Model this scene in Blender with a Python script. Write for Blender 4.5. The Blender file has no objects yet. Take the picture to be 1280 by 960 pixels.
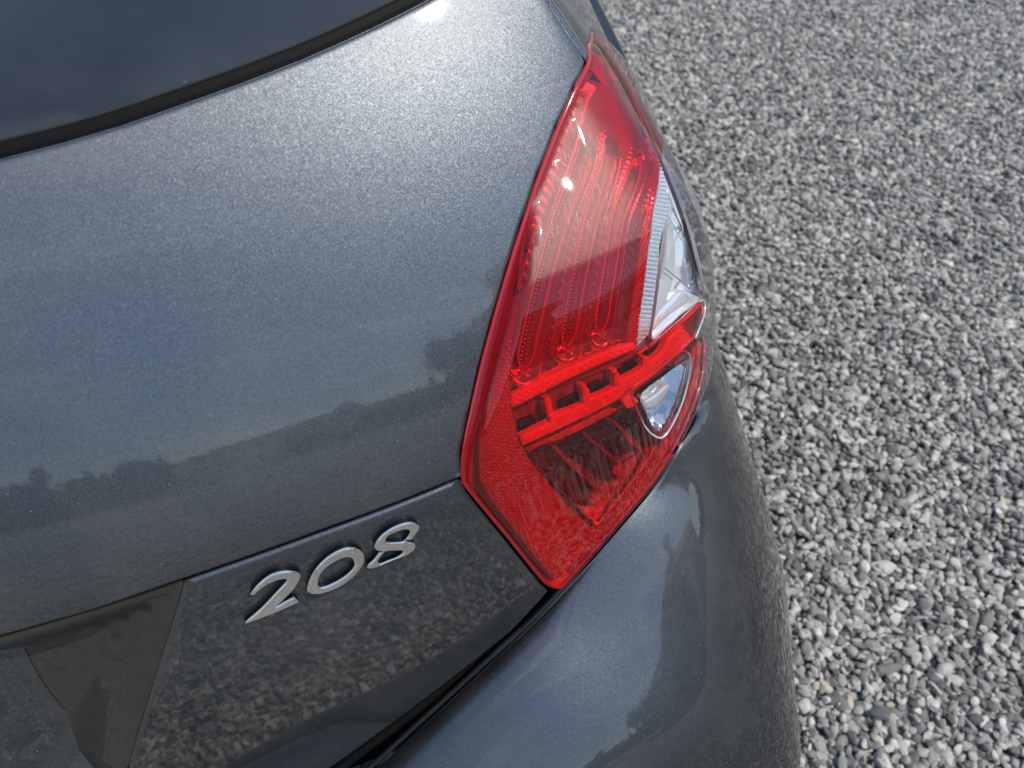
import bpy, bmesh, math, random
import numpy as np
from mathutils import Vector, Matrix
from mathutils.geometry import delaunay_2d_cdt
np.seterr(all='ignore')
R_ = math.radians
rng = np.random.default_rng(7)
random.seed(7)
sc = bpy.context.scene
col = sc.collection

# ------------------------------------------------------------ camera
FPX = 961.0
PITCH, YAW, ROLL = 48.0, 12.0, 1.0
CAM = np.array([0, 0, 1.32])
def cam_basis():
    p, y, r = np.radians([PITCH, YAW, ROLL])
    fh = np.array([np.sin(y), np.cos(y), 0]); z = np.array([0, 0, 1.])
    F = fh*np.cos(p)-z*np.sin(p); R = np.array([np.cos(y), -np.sin(y), 0]); U = np.cross(R, F)
    return F, np.cos(r)*R+np.sin(r)*U, -np.sin(r)*R+np.cos(r)*U
CF, CR, CU = cam_basis()
cam = bpy.data.cameras.new('camera'); camo = bpy.data.objects.new('camera', cam); col.objects.link(camo)
cam.sensor_width = 36; cam.lens = FPX/1280*36; cam.clip_start = .02; cam.clip_end = 3000
camo.matrix_world = Matrix(((CR[0], CU[0], -CF[0], CAM[0]), (CR[1], CU[1], -CF[1], CAM[1]), (CR[2], CU[2], -CF[2], CAM[2]), (0, 0, 0, 1)))
cam.dof.use_dof = True; cam.dof.focus_distance = .60; cam.dof.aperture_fstop = 8.0
sc.camera = camo

# ------------------------------------------------------------ sun, sky, exposure
SUN_AZ, SUN_EL = 64.0, 58.2     # azimuth measured from straight behind the car (-y) towards its right (+x)
sdir = np.array([math.sin(R_(SUN_AZ))*math.cos(R_(SUN_EL)), -math.cos(R_(SUN_AZ))*math.cos(R_(SUN_EL)), math.sin(R_(SUN_EL))])
sl = bpy.data.lights.new('sun', 'SUN'); so = bpy.data.objects.new('sun', sl); col.objects.link(so)
sl.energy = 3.6; sl.angle = R_(.53); sl.color = (1, .94, .85)
so.rotation_euler = Vector(sdir).to_track_quat('Z', 'Y').to_euler()
w = bpy.data.worlds.new('World'); sc.world = w; w.use_nodes = True
nt = w.node_tree; nt.nodes.clear()
def N(nt, typ, **kw):
    n = nt.nodes.new(typ)
    for k, v in kw.items():
        if k in n.inputs.keys() if isinstance(k, str) else False: n.inputs[k].default_value = v
        else: setattr(n, k, v)
    return n
L = lambda nt, a, b: nt.links.new(a, b)
out = N(nt, 'ShaderNodeOutputWorld'); bg = N(nt, 'ShaderNodeBackground'); bg.inputs[1].default_value = .15
sky = N(nt, 'ShaderNodeTexSky', sky_type='NISHITA', sun_disc=False)
sky.sun_elevation = R_(SUN_EL); sky.sun_rotation = math.atan2(sdir[0], sdir[1])
sky.air_density = 1.2; sky.dust_density = .5; sky.ozone_density = 4.0
tc = N(nt, 'ShaderNodeTexCoord')
sep = N(nt, 'ShaderNodeSeparateXYZ'); L(nt, tc.outputs['Generated'], sep.inputs[0])
mxz = N(nt, 'ShaderNodeMath', operation='MAXIMUM'); L(nt, sep.outputs[2], mxz.inputs[0]); mxz.inputs[1].default_value = .0
adz = N(nt, 'ShaderNodeMath', operation='ADD'); L(nt, mxz.outputs[0], adz.inputs[0]); adz.inputs[1].default_value = .10
dx = N(nt, 'ShaderNodeMath', operation='DIVIDE'); L(nt, sep.outputs[0], dx.inputs[0]); L(nt, adz.outputs[0], dx.inputs[1])
dy = N(nt, 'ShaderNodeMath', operation='DIVIDE'); L(nt, sep.outputs[1], dy.inputs[0]); L(nt, adz.outputs[0], dy.inputs[1])
cmb = N(nt, 'ShaderNodeCombineXYZ'); L(nt, dx.outputs[0], cmb.inputs[0]); L(nt, dy.outputs[0], cmb.inputs[1])
mp = N(nt, 'ShaderNodeMapping'); L(nt, cmb.outputs[0], mp.inputs[0]); mp.inputs['Scale'].default_value = (.55, 1.6, 1); mp.inputs['Rotation'].default_value = (0, 0, .35)
cn = N(nt, 'ShaderNodeTexNoise'); L(nt, mp.outputs[0], cn.inputs['Vector']); cn.inputs['Scale'].default_value = .75; cn.inputs['Detail'].default_value = 9; cn.inputs['Roughness'].default_value = .62; cn.inputs['Distortion'].default_value = .5
cr = N(nt, 'ShaderNodeValToRGB'); L(nt, cn.outputs[0], cr.inputs[0]); cr.color_ramp.elements[0].position = .50; cr.color_ramp.elements[1].position = .78
cr.color_ramp.elements[1].color = (.75, .75, .75, 1)
mx = N(nt, 'ShaderNodeMix', data_type='RGBA'); L(nt, cr.outputs[0], mx.inputs[0]); L(nt, sky.outputs[0], mx.inputs[6]); mx.inputs[7].default_value = (8.5, 8.8, 9.2, 1)
L(nt, mx.outputs[2], bg.inputs[0]); L(nt, bg.outputs[0], out.inputs[0])
sc.view_settings.view_transform = 'Standard'; sc.view_settings.look = 'None'; sc.view_settings.gamma = 1; sc.view_settings.exposure = 0
sc.cycles.max_bounces = 14; sc.cycles.transparent_max_bounces = 24; sc.cycles.glossy_bounces = 6; sc.cycles.caustics_reflective = False; sc.cycles.caustics_refractive = False

# ------------------------------------------------------------ body surfaces
def smooth_curve(xs, ys, n, w):
    X = np.linspace(xs[0], xs[-1], n); Y = np.interp(X, xs, ys)
    k = max(3, int(w/(X[1]-X[0])) | 1); ker = np.hanning(k+2)[1:-1]; ker /= ker.sum()
    return X, np.convolve(np.pad(Y, k//2, mode='reflect', reflect_type='odd'), ker, 'valid')
class Surf:
    """A car body skin: plan curve given by its normal's azimuth along s, vertical profile by its normal's elevation along t."""
    def __init__(s, x0, y0, z0, phi, el, k, ws=.06, wt=.03, zr=0.0, wd=.3):
        n = 6001
        s.S, ph = smooth_curve(*phi, n, ws); s.PH = np.radians(ph); s.PS = np.radians(smooth_curve(s.S, ph, n, wd)[1]); ds = s.S[1]-s.S[0]; c = lambda v: np.concatenate([[0], np.cumsum((v[1:]+v[:-1])/2)])
        X = c(np.cos(s.PH))*ds; Y = c(np.sin(s.PH))*ds; i = np.argmin(abs(s.S)); s.X = X-X[i]+x0; s.Y = Y-Y[i]+y0
        s.T, e = smooth_curve(*el, n, wt); e = np.radians(e); dt = s.T[1]-s.T[0]
        Z = c(np.cos(e))*dt; H = c(np.sin(e))*dt; i = np.argmin(abs(s.T)); s.Z = Z-Z[i]+z0; s.H = H-H[i]
        s.KX, s.KY = smooth_curve(*k, 4000, .1); s.zr = zr; s.grid = None
    def base(s, a, t):
        ph = np.interp(a, s.S, s.PS); h = np.interp(t, s.T, s.H)*np.interp(a, s.KX, s.KY)
        x = np.clip((np.abs(a)-.55)/.7, 0, 1)
        return np.stack([np.interp(a, s.S, s.X)-np.sin(ph)*h, np.interp(a, s.S, s.Y)+np.cos(ph)*h, np.interp(t, s.T, s.Z)+s.zr*x*x*(3-2*x)], -1)
    def normal(s, a, t, d=1.5e-3):
        n = np.cross(s.base(a+d, t)-s.base(a-d, t), s.base(a, t+d)-s.base(a, t-d))
        return n/np.linalg.norm(n, axis=-1, keepdims=True)
    def at(s, a, t, o=0.):
        a = np.asarray(a, float); t = np.asarray(t, float)
        return s.base(a, t)+s.normal(a, t)*np.broadcast_to(np.asarray(o, float), a.shape)[..., None]
def project(P):
    d = P-CAM; z = d@CF
    return np.stack([640+FPX*(d@CR)/z, 480-FPX*(d@CU)/z], -1)
def trace(S, pts, o=0.):
    """find where sight lines through points of the photograph meet the body skin; ('s', s, t) entries are given directly"""
    if S.grid is None:
        a, t = np.meshgrid(np.linspace(*((0, 2.2) if S is BUMP_ else (-.4, 1.6)), 420), np.linspace(S.T[0]+.03, min(S.T[-1]-.05, .35), 260)); a = a.ravel(); t = t.ravel()
        P = S.at(a, t); nn = S.normal(a, t); S.grid = (a, t, project(P), ((P-CAM)*nn).sum(1) < 0, (P-CAM)@CF)
    a, t, p, fr, dep = S.grid; res = []
    for q in pts:
        if q[0] == 's': res.append((q[1], q[2])); continue
        d = np.hypot(p[:, 0]-q[0], p[:, 1]-q[1])+np.where(fr, 0, 1e5); c_ = np.where(d < max(6, d.min()+.5))[0]; i = c_[np.argmin(dep[c_]*100+d[c_]*.3)]; x = np.array([a[i], t[i]])
        f = lambda x: project(S.at(x[0], x[1], o))-np.array(q, float)
        r = f(x); best = (np.hypot(*r), x)
        for _ in range(12):
            J = np.stack([(f(x+[1e-4, 0])-r)/1e-4, (f(x+[0, 1e-4])-r)/1e-4], 1)
            try: st = np.linalg.solve(J.T@J+np.eye(2)*1e3, -J.T@r)
            except Exception: break
            st = np.clip(np.nan_to_num(st), -.03, .03); x = x+st; r = f(x); e = np.hypot(*r)
            if not np.isfinite(e): print('TRACE', q, x, o); break
            if e < best[0]: best = (e, x)
        res.append(tuple(best[1]))
    return np.array(res)
BUMP_ = None
ph_b = [0.5221, 0.6595, 0.7352, 0.7761, 0.7926, 0.8467, 0.8694]
BODY = Surf(-.50, .245, .88,
            ([-2.4]+[-v for v in ph_b[::-1]]+[-.47, -.25, 0, .25, .47]+ph_b+[2.4], [-90, -85, -77, -65, -50, -35, -22, -14, -12, -7, 0, 7, 12, 14, 22, 35, 50, 65, 77, 85, 90]),
            ([-.70, -.2, -.02, .0, .052, .085, .29, .36, .9], [9, 8, 12, 18, 25.2, 27, 45, 47, 50]),
            ([-2, -1.1, -.55, .55, 1.1, 2], [.9803, .9803, 1, 1, .9803, .9803]), wd=.3616)

class Loft:
    """bumper skin: cross-sections swept between the edge under the lamp and tailgate (A) and the widest line of the bumper (B)"""
    def __init__(s, A, B, ha, hb, ea, w=9):
        A = np.asarray(A, float); B = np.asarray(B, float); n = len(A)
        d = np.concatenate([[0], np.cumsum(np.linalg.norm(np.diff((A+B)/2, axis=0), axis=1))]); s.d = d
        s.u = np.linspace(0, d[-1], 1600)
        def spl(Y):
            Y = np.asarray(Y, float); Y = Y[:, None] if Y.ndim == 1 else Y
            h = np.diff(d); K = np.zeros((n, n)); r = np.zeros((n, Y.shape[1])); K[0, 0] = K[-1, -1] = 1
            for i in range(1, n-1):
                K[i, i-1] = h[i-1]; K[i, i] = 2*(h[i-1]+h[i]); K[i, i+1] = h[i]; r[i] = 6*((Y[i+1]-Y[i])/h[i]-(Y[i]-Y[i-1])/h[i-1])
            m = np.linalg.solve(K, r); i = np.clip(np.searchsorted(d, s.u)-1, 0, n-2); x = s.u-d[i]; hh = h[i]
            x = x[:, None]; hh = hh[:, None]; y = Y[i]+x*((Y[i+1]-Y[i])/hh-hh*(2*m[i]+m[i+1])/6)+x*x*m[i]/2+x**3*(m[i+1]-m[i])/(6*hh)
            k = int(s.w/(s.u[1]-s.u[0])) | 1; ker = np.hanning(k+2)[1:-1]; ker /= ker.sum()
            return np.stack([np.convolve(np.pad(c, k//2, mode='reflect', reflect_type='odd'), ker, 'valid') for c in y.T], 1)
        s.w = .10
        s.A = spl(A); s.B = spl(B); s.HA = spl(ha)[:, 0]; s.HB = spl(hb)[:, 0]; s.EA = np.radians(spl(ea)[:, 0])
        D = s.B-s.A; D[:, 2] = 0; D /= np.linalg.norm(D, axis=1, keepdims=True)
        s.D = D; s.P1 = s.A+(D*np.cos(s.EA)[:, None]-np.array([0, 0, 1.])*np.sin(s.EA)[:, None])*s.HA[:, None]; s.P2 = s.B+np.array([0, 0, 1.])*s.HB[:, None]
        s.W = .25; s.grid = None; s.S = s.u; s.T = np.array([-.35, .42])
    def base(s, a, t):
        sg = np.where(np.asarray(a) < 0, -1., 1.); a = np.abs(a)
        f = lambda Y: np.stack([np.interp(a, s.u, Y[:, i]) for i in range(3)], -1)
        A, P1, P2, B = f(s.A), f(s.P1), f(s.P2), f(s.B)
        v = np.clip(t/s.W, 0, 1)[..., None]; q = 1-v   # v=0 at B
        P = B*q**3+3*P2*q*q*v+3*P1*q*v*v+A*v**3
        lo = np.minimum(t, 0)[..., None]; P = P+np.array([0, 0, .95])*lo-f(s.D)*lo*lo*1.2
        hi = np.maximum(t-s.W, 0)[..., None]; P = P+3*(A-P1)/s.W*hi
        P = np.array(P); P[..., 0] = np.where(sg < 0, -1-P[..., 0], P[..., 0])
        return P
A_ = [[-0.5, 0.245, 0.44], [-0.3, 0.25, 0.445], [-0.1362, 0.2199, 0.5064], [-0.0802, 0.2352, 0.5408], [0.001, 0.2619, 0.6056], [0.0647, 0.2851, 0.6505], [0.1138, 0.3055, 0.6818], [0.1487, 0.3228, 0.7087], [0.1819, 0.3414, 0.7317], [0.217, 0.3651, 0.7497], [0.2448, 0.3915, 0.7694], [0.274, 0.4327, 0.7616], [0.2688, 0.438, 0.8002], [0.2988, 0.538, 0.8202], [0.3288, 0.788, 0.8402], [0.3388, 1.638, 0.8502]]
B_ = [[-0.5, 0.0443, 0.3577], [-0.32, 0.0493, 0.3577], [-0.13, 0.0563, 0.3577], [-0.02, 0.0663, 0.3577], [0.12, 0.0893, 0.3577], [0.235, 0.1243, 0.3947], [0.3725, 0.1751, 0.3947], [0.393, 0.2326, 0.407], [0.4197, 0.319, 0.4194], [0.447, 0.4294, 0.4317], [0.4381, 0.5241, 0.4636], [0.4383, 0.6116, 0.4954], [0.4291, 0.6608, 0.5273], [0.4441, 0.9108, 0.5273], [0.4491, 1.2608, 0.5273], [0.4491, 2.0608, 0.5273]]
BUMP = Loft(A_, B_, [0.1693, 0.1634, 0.1576, 0.1517, 0.1459, 0.14, 0.1342, 0.1291, 0.1262, 0.1234, 0.1205, 0.1176, 0.1259, 0.1378, 0.1498, 0.1617], [0.1148, 0.1006, 0.0863, 0.0721, 0.0579, 0.0436, 0.0294, 0.019, 0.0202, 0.0214, 0.0226, 0.0238, 0.0285, 0.0343, 0.0401, 0.0459], [0.0329, 0.0188, 0.0047, -0.0094, -0.0235, -0.0375, -0.0516, 0.0029, 0.2635, 0.5241, 0.7847, 1.0453, 7.9639, 17.1019, 26.24, 35.378])
Loft.normal = Surf.normal; Loft.at = Surf.at; BUMP_ = BUMP

# ------------------------------------------------------------ mesh helpers
def obj(name, me, mat=None, parent=None, label=None):
    o = bpy.data.objects.new(name, me); col.objects.link(o)
    if mat is not None and len(me.materials) == 0: me.materials.append(mat)
    if parent is not None: o.parent = parent
    if label: o['label'] = label
    return o
def tag(o, label=None, cat=None, group=None, kind=None):
    for k, v in (('label', label), ('category', cat), ('group', group), ('kind', kind)):
        if v: o[k] = v
    return o
def mesh(V, F, normals=None, smooth=True, uv=None):
    me = bpy.data.meshes.new('m'); me.from_pydata([tuple(map(float, v)) for v in V], [], [tuple(map(int, f)) for f in F]); me.update()
    if smooth: me.polygons.foreach_set('use_smooth', [True]*len(me.polygons))
    if uv is not None:
        ul = me.uv_layers.new(name='UVMap'); li = np.zeros(len(me.loops), int); me.loops.foreach_get('vertex_index', li)
        ul.data.foreach_set('uv', np.asarray(uv, float)[li].ravel())
    if normals is not None: me.normals_split_custom_set_from_vertices([tuple(map(float, n)) for n in normals])
    return me
def curve_pts(P, closed=True, sub=6):
    """Catmull-Rom through the points; a point repeated twice is a corner"""
    P = np.asarray(P, float); n = len(P); out = []
    for i in range(n if closed else n-1):
        p0, p1, p2, p3 = (P[(i+j) % n] if closed else P[min(max(i+j, 0), n-1)] for j in (-1, 0, 1, 2))
        if np.allclose(p1, p2): continue
        if np.allclose(p0, p1): p0 = p1
        if np.allclose(p3, p2): p3 = p2
        for u in np.arange(sub)/sub:
            out.append(.5*((2*p1)+(-p0+p2)*u+(2*p0-5*p1+4*p2-p3)*u*u+(-p0+3*p1-3*p2+p3)*u**3))
    if not closed: out.append(P[-1])
    return np.array(out)
def resample(P, step):
    Q = np.vstack([P, P[:1]]); out = []
    for i in range(len(P)):
        L_ = np.linalg.norm(Q[i+1]-Q[i]); k = max(1, int(round(L_/step)))
        if L_ < step*.25 and out and np.linalg.norm(Q[i]-out[-1]) < step*.25: continue
        for j in range(k): out.append(Q[i]+(Q[i+1]-Q[i])*j/k)
    return np.array(out)
def resample_open(P, step):
    P = np.asarray(P, float); d = np.concatenate([[0], np.cumsum(np.linalg.norm(np.diff(P, axis=0), axis=1))]); n = max(2, int(d[-1]/step)+1)
    x = np.linspace(0, d[-1], n); return np.stack([np.interp(x, d, P[:, 0]), np.interp(x, d, P[:, 1])], 1)
def inside(X, loops):
    r = np.zeros(len(X), bool)
    for Lp in loops:
        A = Lp; B = np.roll(Lp, -1, 0)
        for a, b in zip(A, B):
            c = ((a[1] > X[:, 1]) != (b[1] > X[:, 1])) & (X[:, 0] < (b[0]-a[0])*(X[:, 1]-a[1])/(b[1]-a[1]+1e-15)+a[0])
            r ^= c
    return r
def edge_dist(X, loops):
    d = np.full(len(X), 1e9)
    for Lp in loops:
        A = Lp; B = np.roll(Lp, -1, 0)
        for a, b in zip(A, B):
            ab_ = b-a; t = np.clip(((X-a)@ab_)/(ab_@ab_+1e-15), 0, 1); d = np.minimum(d, np.hypot(*((X-a-t[:, None]*ab_).T)))
    return d
def patch(name, S, loops, mat, parent, o=0., step=.01, roll=.0, rw=.004, thick=.006, ofn=None, label=None, mirror=False, bstep=None, rings=None, wall_mat=None):
    """a panel cut out of the skin S along closed (s,t) loops (holes by even-odd rule), with rolled edges and thickness"""
    loops = [resample(np.asarray(l, float), bstep or step*.6) for l in loops]
    if rings is None: rings = [rw*.25, rw*.55, rw] if roll else []
    al = np.vstack(loops); lo = al.min(0); hi = al.max(0)
    gx, gy = np.meshgrid(np.arange(lo[0], hi[0], step), np.arange(lo[1], hi[1], step*.87)); gx[1::2] += step/2
    G = np.stack([gx.ravel(), gy.ravel()], 1); G = G[inside(G, loops)]; mind = max([step*.45]+([rings[-1]*1.25] if rings else [])); 
    if len(G): G = G[edge_dist(G, loops) > mind]
    pts = [al]
    for dd in rings:
        for Lp in loops:
            tg = np.roll(Lp, -1, 0)-np.roll(Lp, 1, 0); nn = np.stack([-tg[:, 1], tg[:, 0]], 1); nn /= np.linalg.norm(nn, axis=1, keepdims=True)+1e-12
            for sg in (1, -1):
                Q = Lp+nn*dd*sg; Q = Q[inside(Q, loops)]
                if len(Q): Q = Q[edge_dist(Q, loops) > dd*.93]
                if len(Q): pts.append(Q)
    pts.append(G); X = np.vstack(pts)
    E = []; b = 0
    for Lp in loops:
        n = len(Lp); E += [(b+i, b+(i+1) % n) for i in range(n)]; b += n
    r = delaunay_2d_cdt([Vector(x) for x in X.tolist()], E, [], 0, 1e-7)
    V2 = np.array([tuple(v) for v in r[0]]); T = np.array([f for f in r[2] if len(f) == 3])
    T = T[inside(V2[T].mean(1), loops)]
    a2 = (V2[T[:, 1]]-V2[T[:, 0]]); b2 = (V2[T[:, 2]]-V2[T[:, 0]]); flip = a2[:, 0]*b2[:, 1]-a2[:, 1]*b2[:, 0] < 0; T[flip] = T[flip][:, ::-1]
    def F_(X):
        of = np.full(len(X), float(o))
        d = edge_dist(X, loops) if (roll or ofn) else None
        if ofn: of = of+ofn(X[:, 0], X[:, 1], d)
        if roll:
            q = np.clip(1-d/rw, 0, 1); of = of-roll*(1-np.sqrt(np.clip(1-q*q, 0, 1)))
        return S.at(X[:, 0], X[:, 1], of)
    P = F_(V2); e = 4e-4
    dS = F_(V2+[e, 0])-F_(V2-[e, 0]); dT = F_(V2+[0, e])-F_(V2-[0, e]); Nn = np.cross(dS, dT); Nn /= np.linalg.norm(Nn, axis=1, keepdims=True)+1e-12
    # boundary edges -> wall
    cnt = {}
    for f in T:
        for i in range(3):
            k = (f[i], f[(i+1) % 3]); cnt[k] = cnt.get(k, 0)+1
    bd = [k for k in cnt if (k[1], k[0]) not in cnt]
    V = [P]; NN = [Nn]; Fc = [tuple(f) for f in T]; UV = [V2]
    if thick:
        ids = sorted({i for k in bd for i in k}); m = {v: i for i, v in enumerate(ids)}
        NB = S.normal(V2[ids][:, 0], V2[ids][:, 1]); out = np.zeros((len(ids), 3))
        for i, j in bd:
            en = np.cross(P[j]-P[i], NB[m[i]]); en /= np.linalg.norm(en)+1e-12; out[m[i]] += en; out[m[j]] += en
        out /= np.linalg.norm(out, axis=1, keepdims=True)+1e-12
        b0 = len(P); b1 = b0+len(ids)
        V += [P[ids], P[ids]-NB*thick]; NN += [out, out]; UV += [V2[ids], V2[ids]]
        Fc += [(b0+m[j], b0+m[i], b1+m[i], b1+m[j]) for i, j in bd]
    me = mesh(np.vstack(V), Fc, np.vstack(NN), uv=np.vstack(UV))
    ob = obj(name, me, mat, parent, label)
    if wall_mat is not None:
        me.materials.append(wall_mat); mi = np.zeros(len(me.polygons), np.int32); mi[len(T):] = 1; me.polygons.foreach_set('material_index', mi)
    return ob
def solid_band(name, S, line, hw, o, mat, parent, thick=.002, label=None, segs=6, closed=False):
    """round bead of radius hw swept along (s,t) points at offset o"""
    P = S.at(line[:, 0], line[:, 1], o); return tube(name, P, hw, mat, parent, label, segs, closed)
def tube_data(P, r, segs=6, closed=False):
    n = len(P); r = np.broadcast_to(np.asarray(r, float), (n,))
    T = np.roll(P, -1, 0)-np.roll(P, 1, 0)
    if not closed: T[0] = P[1]-P[0]; T[-1] = P[-1]-P[-2]
    T /= np.linalg.norm(T, axis=1, keepdims=True)+1e-12
    ref = np.array([.3, -.6, .74]); A = np.cross(T, ref); A /= np.linalg.norm(A, axis=1, keepdims=True)+1e-12; B = np.cross(T, A)
    V = []
    for k in range(segs):
        c, s_ = math.cos(2*math.pi*k/segs), math.sin(2*math.pi*k/segs); V.append(P+(A*c+B*s_)*r[:, None])
    V = np.stack(V, 1).reshape(-1, 3); F = []
    for i in range(n if closed else n-1):
        j = (i+1) % n
        for k in range(segs): F.append((i*segs+k, j*segs+k, j*segs+(k+1) % segs, i*segs+(k+1) % segs))
    if not closed: F += [tuple(range(segs))[::-1], tuple((n-1)*segs+k for k in range(segs))]
    return V, F
def tube(name, P, r, mat, parent, label=None, segs=6, closed=False):
    V, F = tube_data(P, r, segs, closed); return obj(name, mesh(V, F), mat, parent, label)

# ------------------------------------------------------------ materials
def new_mat(name):
    m = bpy.data.materials.new(name); m.use_nodes = True; nt = m.node_tree; nt.nodes.clear()
    o = N(nt, 'ShaderNodeOutputMaterial'); return m, nt, o
def principled(name, color, rough=.5, metal=0., coat=0., ior=1.5, spec=None, noise=None, bump=None):
    m, nt, o = new_mat(name); p = N(nt, 'ShaderNodeBsdfPrincipled'); L(nt, p.outputs[0], o.inputs[0])
    p.inputs['Base Color'].default_value = (*color, 1); p.inputs['Roughness'].default_value = rough; p.inputs['Metallic'].default_value = metal
    p.inputs['Coat Weight'].default_value = coat; p.inputs['Coat Roughness'].default_value = .02; p.inputs['IOR'].default_value = ior
    if noise:
        sc_, amt = noise; tc = N(nt, 'ShaderNodeTexCoord'); n = N(nt, 'ShaderNodeTexNoise'); L(nt, tc.outputs['Object'], n.inputs['Vector']); n.inputs['Scale'].default_value = sc_; n.inputs['Detail'].default_value = 6
        r = N(nt, 'ShaderNodeMapRange'); L(nt, n.outputs[0], r.inputs[0]); r.inputs[1].default_value = .3; r.inputs[2].default_value = .7; r.inputs[3].default_value = 1-amt; r.inputs[4].default_value = 1+amt
        mu = N(nt, 'ShaderNodeVectorMath', operation='SCALE'); mu.inputs[0].default_value = color; L(nt, r.outputs[0], mu.inputs['Scale']); L(nt, mu.outputs[0], p.inputs['Base Color'])
    if bump:
        sc_, dist = bump; tc = N(nt, 'ShaderNodeTexCoord'); n = N(nt, 'ShaderNodeTexNoise'); L(nt, tc.outputs['Object'], n.inputs['Vector']); n.inputs['Scale'].default_value = sc_; n.inputs['Detail'].default_value = 4
        b = N(nt, 'ShaderNodeBump'); b.inputs['Distance'].default_value = dist; L(nt, n.outputs[0], b.inputs['Height']); L(nt, b.outputs[0], p.inputs['Normal'])
    return m
def paint(name, base=(.138, .152, .162), flake=.20, rough=.47):
    m, nt, o = new_mat(name); p = N(nt, 'ShaderNodeBsdfPrincipled')
    tc = N(nt, 'ShaderNodeTexCoord'); geo = N(nt, 'ShaderNodeNewGeometry')
    v = N(nt, 'ShaderNodeTexVoronoi'); v.inputs['Scale'].default_value = 2500; L(nt, tc.outputs['Object'], v.inputs['Vector'])
    sub = N(nt, 'ShaderNodeVectorMath', operation='SUBTRACT'); L(nt, v.outputs['Color'], sub.inputs[0]); sub.inputs[1].default_value = (.5, .5, .5)
    scl = N(nt, 'ShaderNodeVectorMath', operation='SCALE'); L(nt, sub.outputs[0], scl.inputs[0]); scl.inputs['Scale'].default_value = flake
    ad = N(nt, 'ShaderNodeVectorMath', operation='ADD'); L(nt, geo.outputs['Normal'], ad.inputs[0]); L(nt, scl.outputs[0], ad.inputs[1])
    nm = N(nt, 'ShaderNodeVectorMath', operation='NORMALIZE'); L(nt, ad.outputs[0], nm.inputs[0]); L(nt, nm.outputs[0], p.inputs['Normal'])
    sepc = N(nt, 'ShaderNodeSeparateColor'); L(nt, v.outputs['Color'], sepc.inputs[0])
    # a few flakes brighter than the rest
    mr = N(nt, 'ShaderNodeMapRange'); L(nt, sepc.outputs[2], mr.inputs[0]); mr.inputs[1].default_value = 0; mr.inputs[2].default_value = 1; mr.inputs[3].default_value = .72; mr.inputs[4].default_value = 1.28
    pw = N(nt, 'ShaderNodeMath', operation='GREATER_THAN'); L(nt, sepc.outputs[1], pw.inputs[0]); pw.inputs[1].default_value = .97
    m2 = N(nt, 'ShaderNodeMath', operation='MULTIPLY_ADD'); L(nt, pw.outputs[0], m2.inputs[0]); m2.inputs[1].default_value = .5; L(nt, mr.outputs[0], m2.inputs[2])
    sc2 = N(nt, 'ShaderNodeVectorMath', operation='SCALE'); sc2.inputs[0].default_value = base
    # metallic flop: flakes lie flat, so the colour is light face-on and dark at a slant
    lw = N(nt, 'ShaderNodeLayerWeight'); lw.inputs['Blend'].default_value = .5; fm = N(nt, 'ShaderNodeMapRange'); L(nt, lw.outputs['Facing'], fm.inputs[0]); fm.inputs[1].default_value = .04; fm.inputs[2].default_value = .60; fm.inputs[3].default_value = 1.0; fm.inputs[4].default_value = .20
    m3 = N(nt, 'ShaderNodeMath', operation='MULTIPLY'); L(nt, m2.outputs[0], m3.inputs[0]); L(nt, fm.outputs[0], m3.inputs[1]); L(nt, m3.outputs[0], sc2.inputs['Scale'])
    # thin film of dust and dried water marks
    dn = N(nt, 'ShaderNodeTexNoise'); L(nt, tc.outputs['Object'], dn.inputs['Vector']); dn.inputs['Scale'].default_value = 9; dn.inputs['Detail'].default_value = 8; dn.inputs['Roughness'].default_value = .7
    dr = N(nt, 'ShaderNodeMapRange'); L(nt, dn.outputs[0], dr.inputs[0]); dr.inputs[1].default_value = .42; dr.inputs[2].default_value = .75; dr.inputs[3].default_value = 0; dr.inputs[4].default_value = .06
    # specks of dust
    sv = N(nt, 'ShaderNodeTexVoronoi'); sv.inputs['Scale'].default_value = 75; L(nt, tc.outputs['Object'], sv.inputs['Vector'])
    sd = N(nt, 'ShaderNodeMath', operation='LESS_THAN'); L(nt, sv.outputs['Distance'], sd.inputs[0]); sd.inputs[1].default_value = .045
    sm = N(nt, 'ShaderNodeMath', operation='MULTIPLY'); L(nt, sd.outputs[0], sm.inputs[0]); sm.inputs[1].default_value = .30
    mxd = N(nt, 'ShaderNodeMath', operation='MAXIMUM'); L(nt, dr.outputs[0], mxd.inputs[0]); L(nt, sm.outputs[0], mxd.inputs[1])
    L(nt, sc2.outputs[0], p.inputs['Base Color'])
    p.inputs['Metallic'].default_value = .92; p.inputs['Roughness'].default_value = rough
    p.inputs['Coat Weight'].default_value = 1; p.inputs['Coat Roughness'].default_value = .032; p.inputs['Coat IOR'].default_value = 1.68
    # orange peel in the clear coat
    op = N(nt, 'ShaderNodeTexNoise'); L(nt, tc.outputs['Object'], op.inputs['Vector']); op.inputs['Scale'].default_value = 260; op.inputs['Detail'].default_value = 1
    bp = N(nt, 'ShaderNodeBump'); bp.inputs['Distance'].default_value = .00001; bp.inputs['Strength'].default_value = 1; L(nt, op.outputs[0], bp.inputs['Height']); L(nt, bp.outputs[0], p.inputs['Coat Normal'])
    df = N(nt, 'ShaderNodeBsdfDiffuse'); df.inputs[0].default_value = (.42, .40, .36, 1)
    mixs = N(nt, 'ShaderNodeMixShader'); L(nt, mxd.outputs[0], mixs.inputs[0]); L(nt, p.outputs[0], mixs.inputs[1]); L(nt, df.outputs[0], mixs.inputs[2]); L(nt, mixs.outputs[0], o.inputs[0])
    return m
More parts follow.
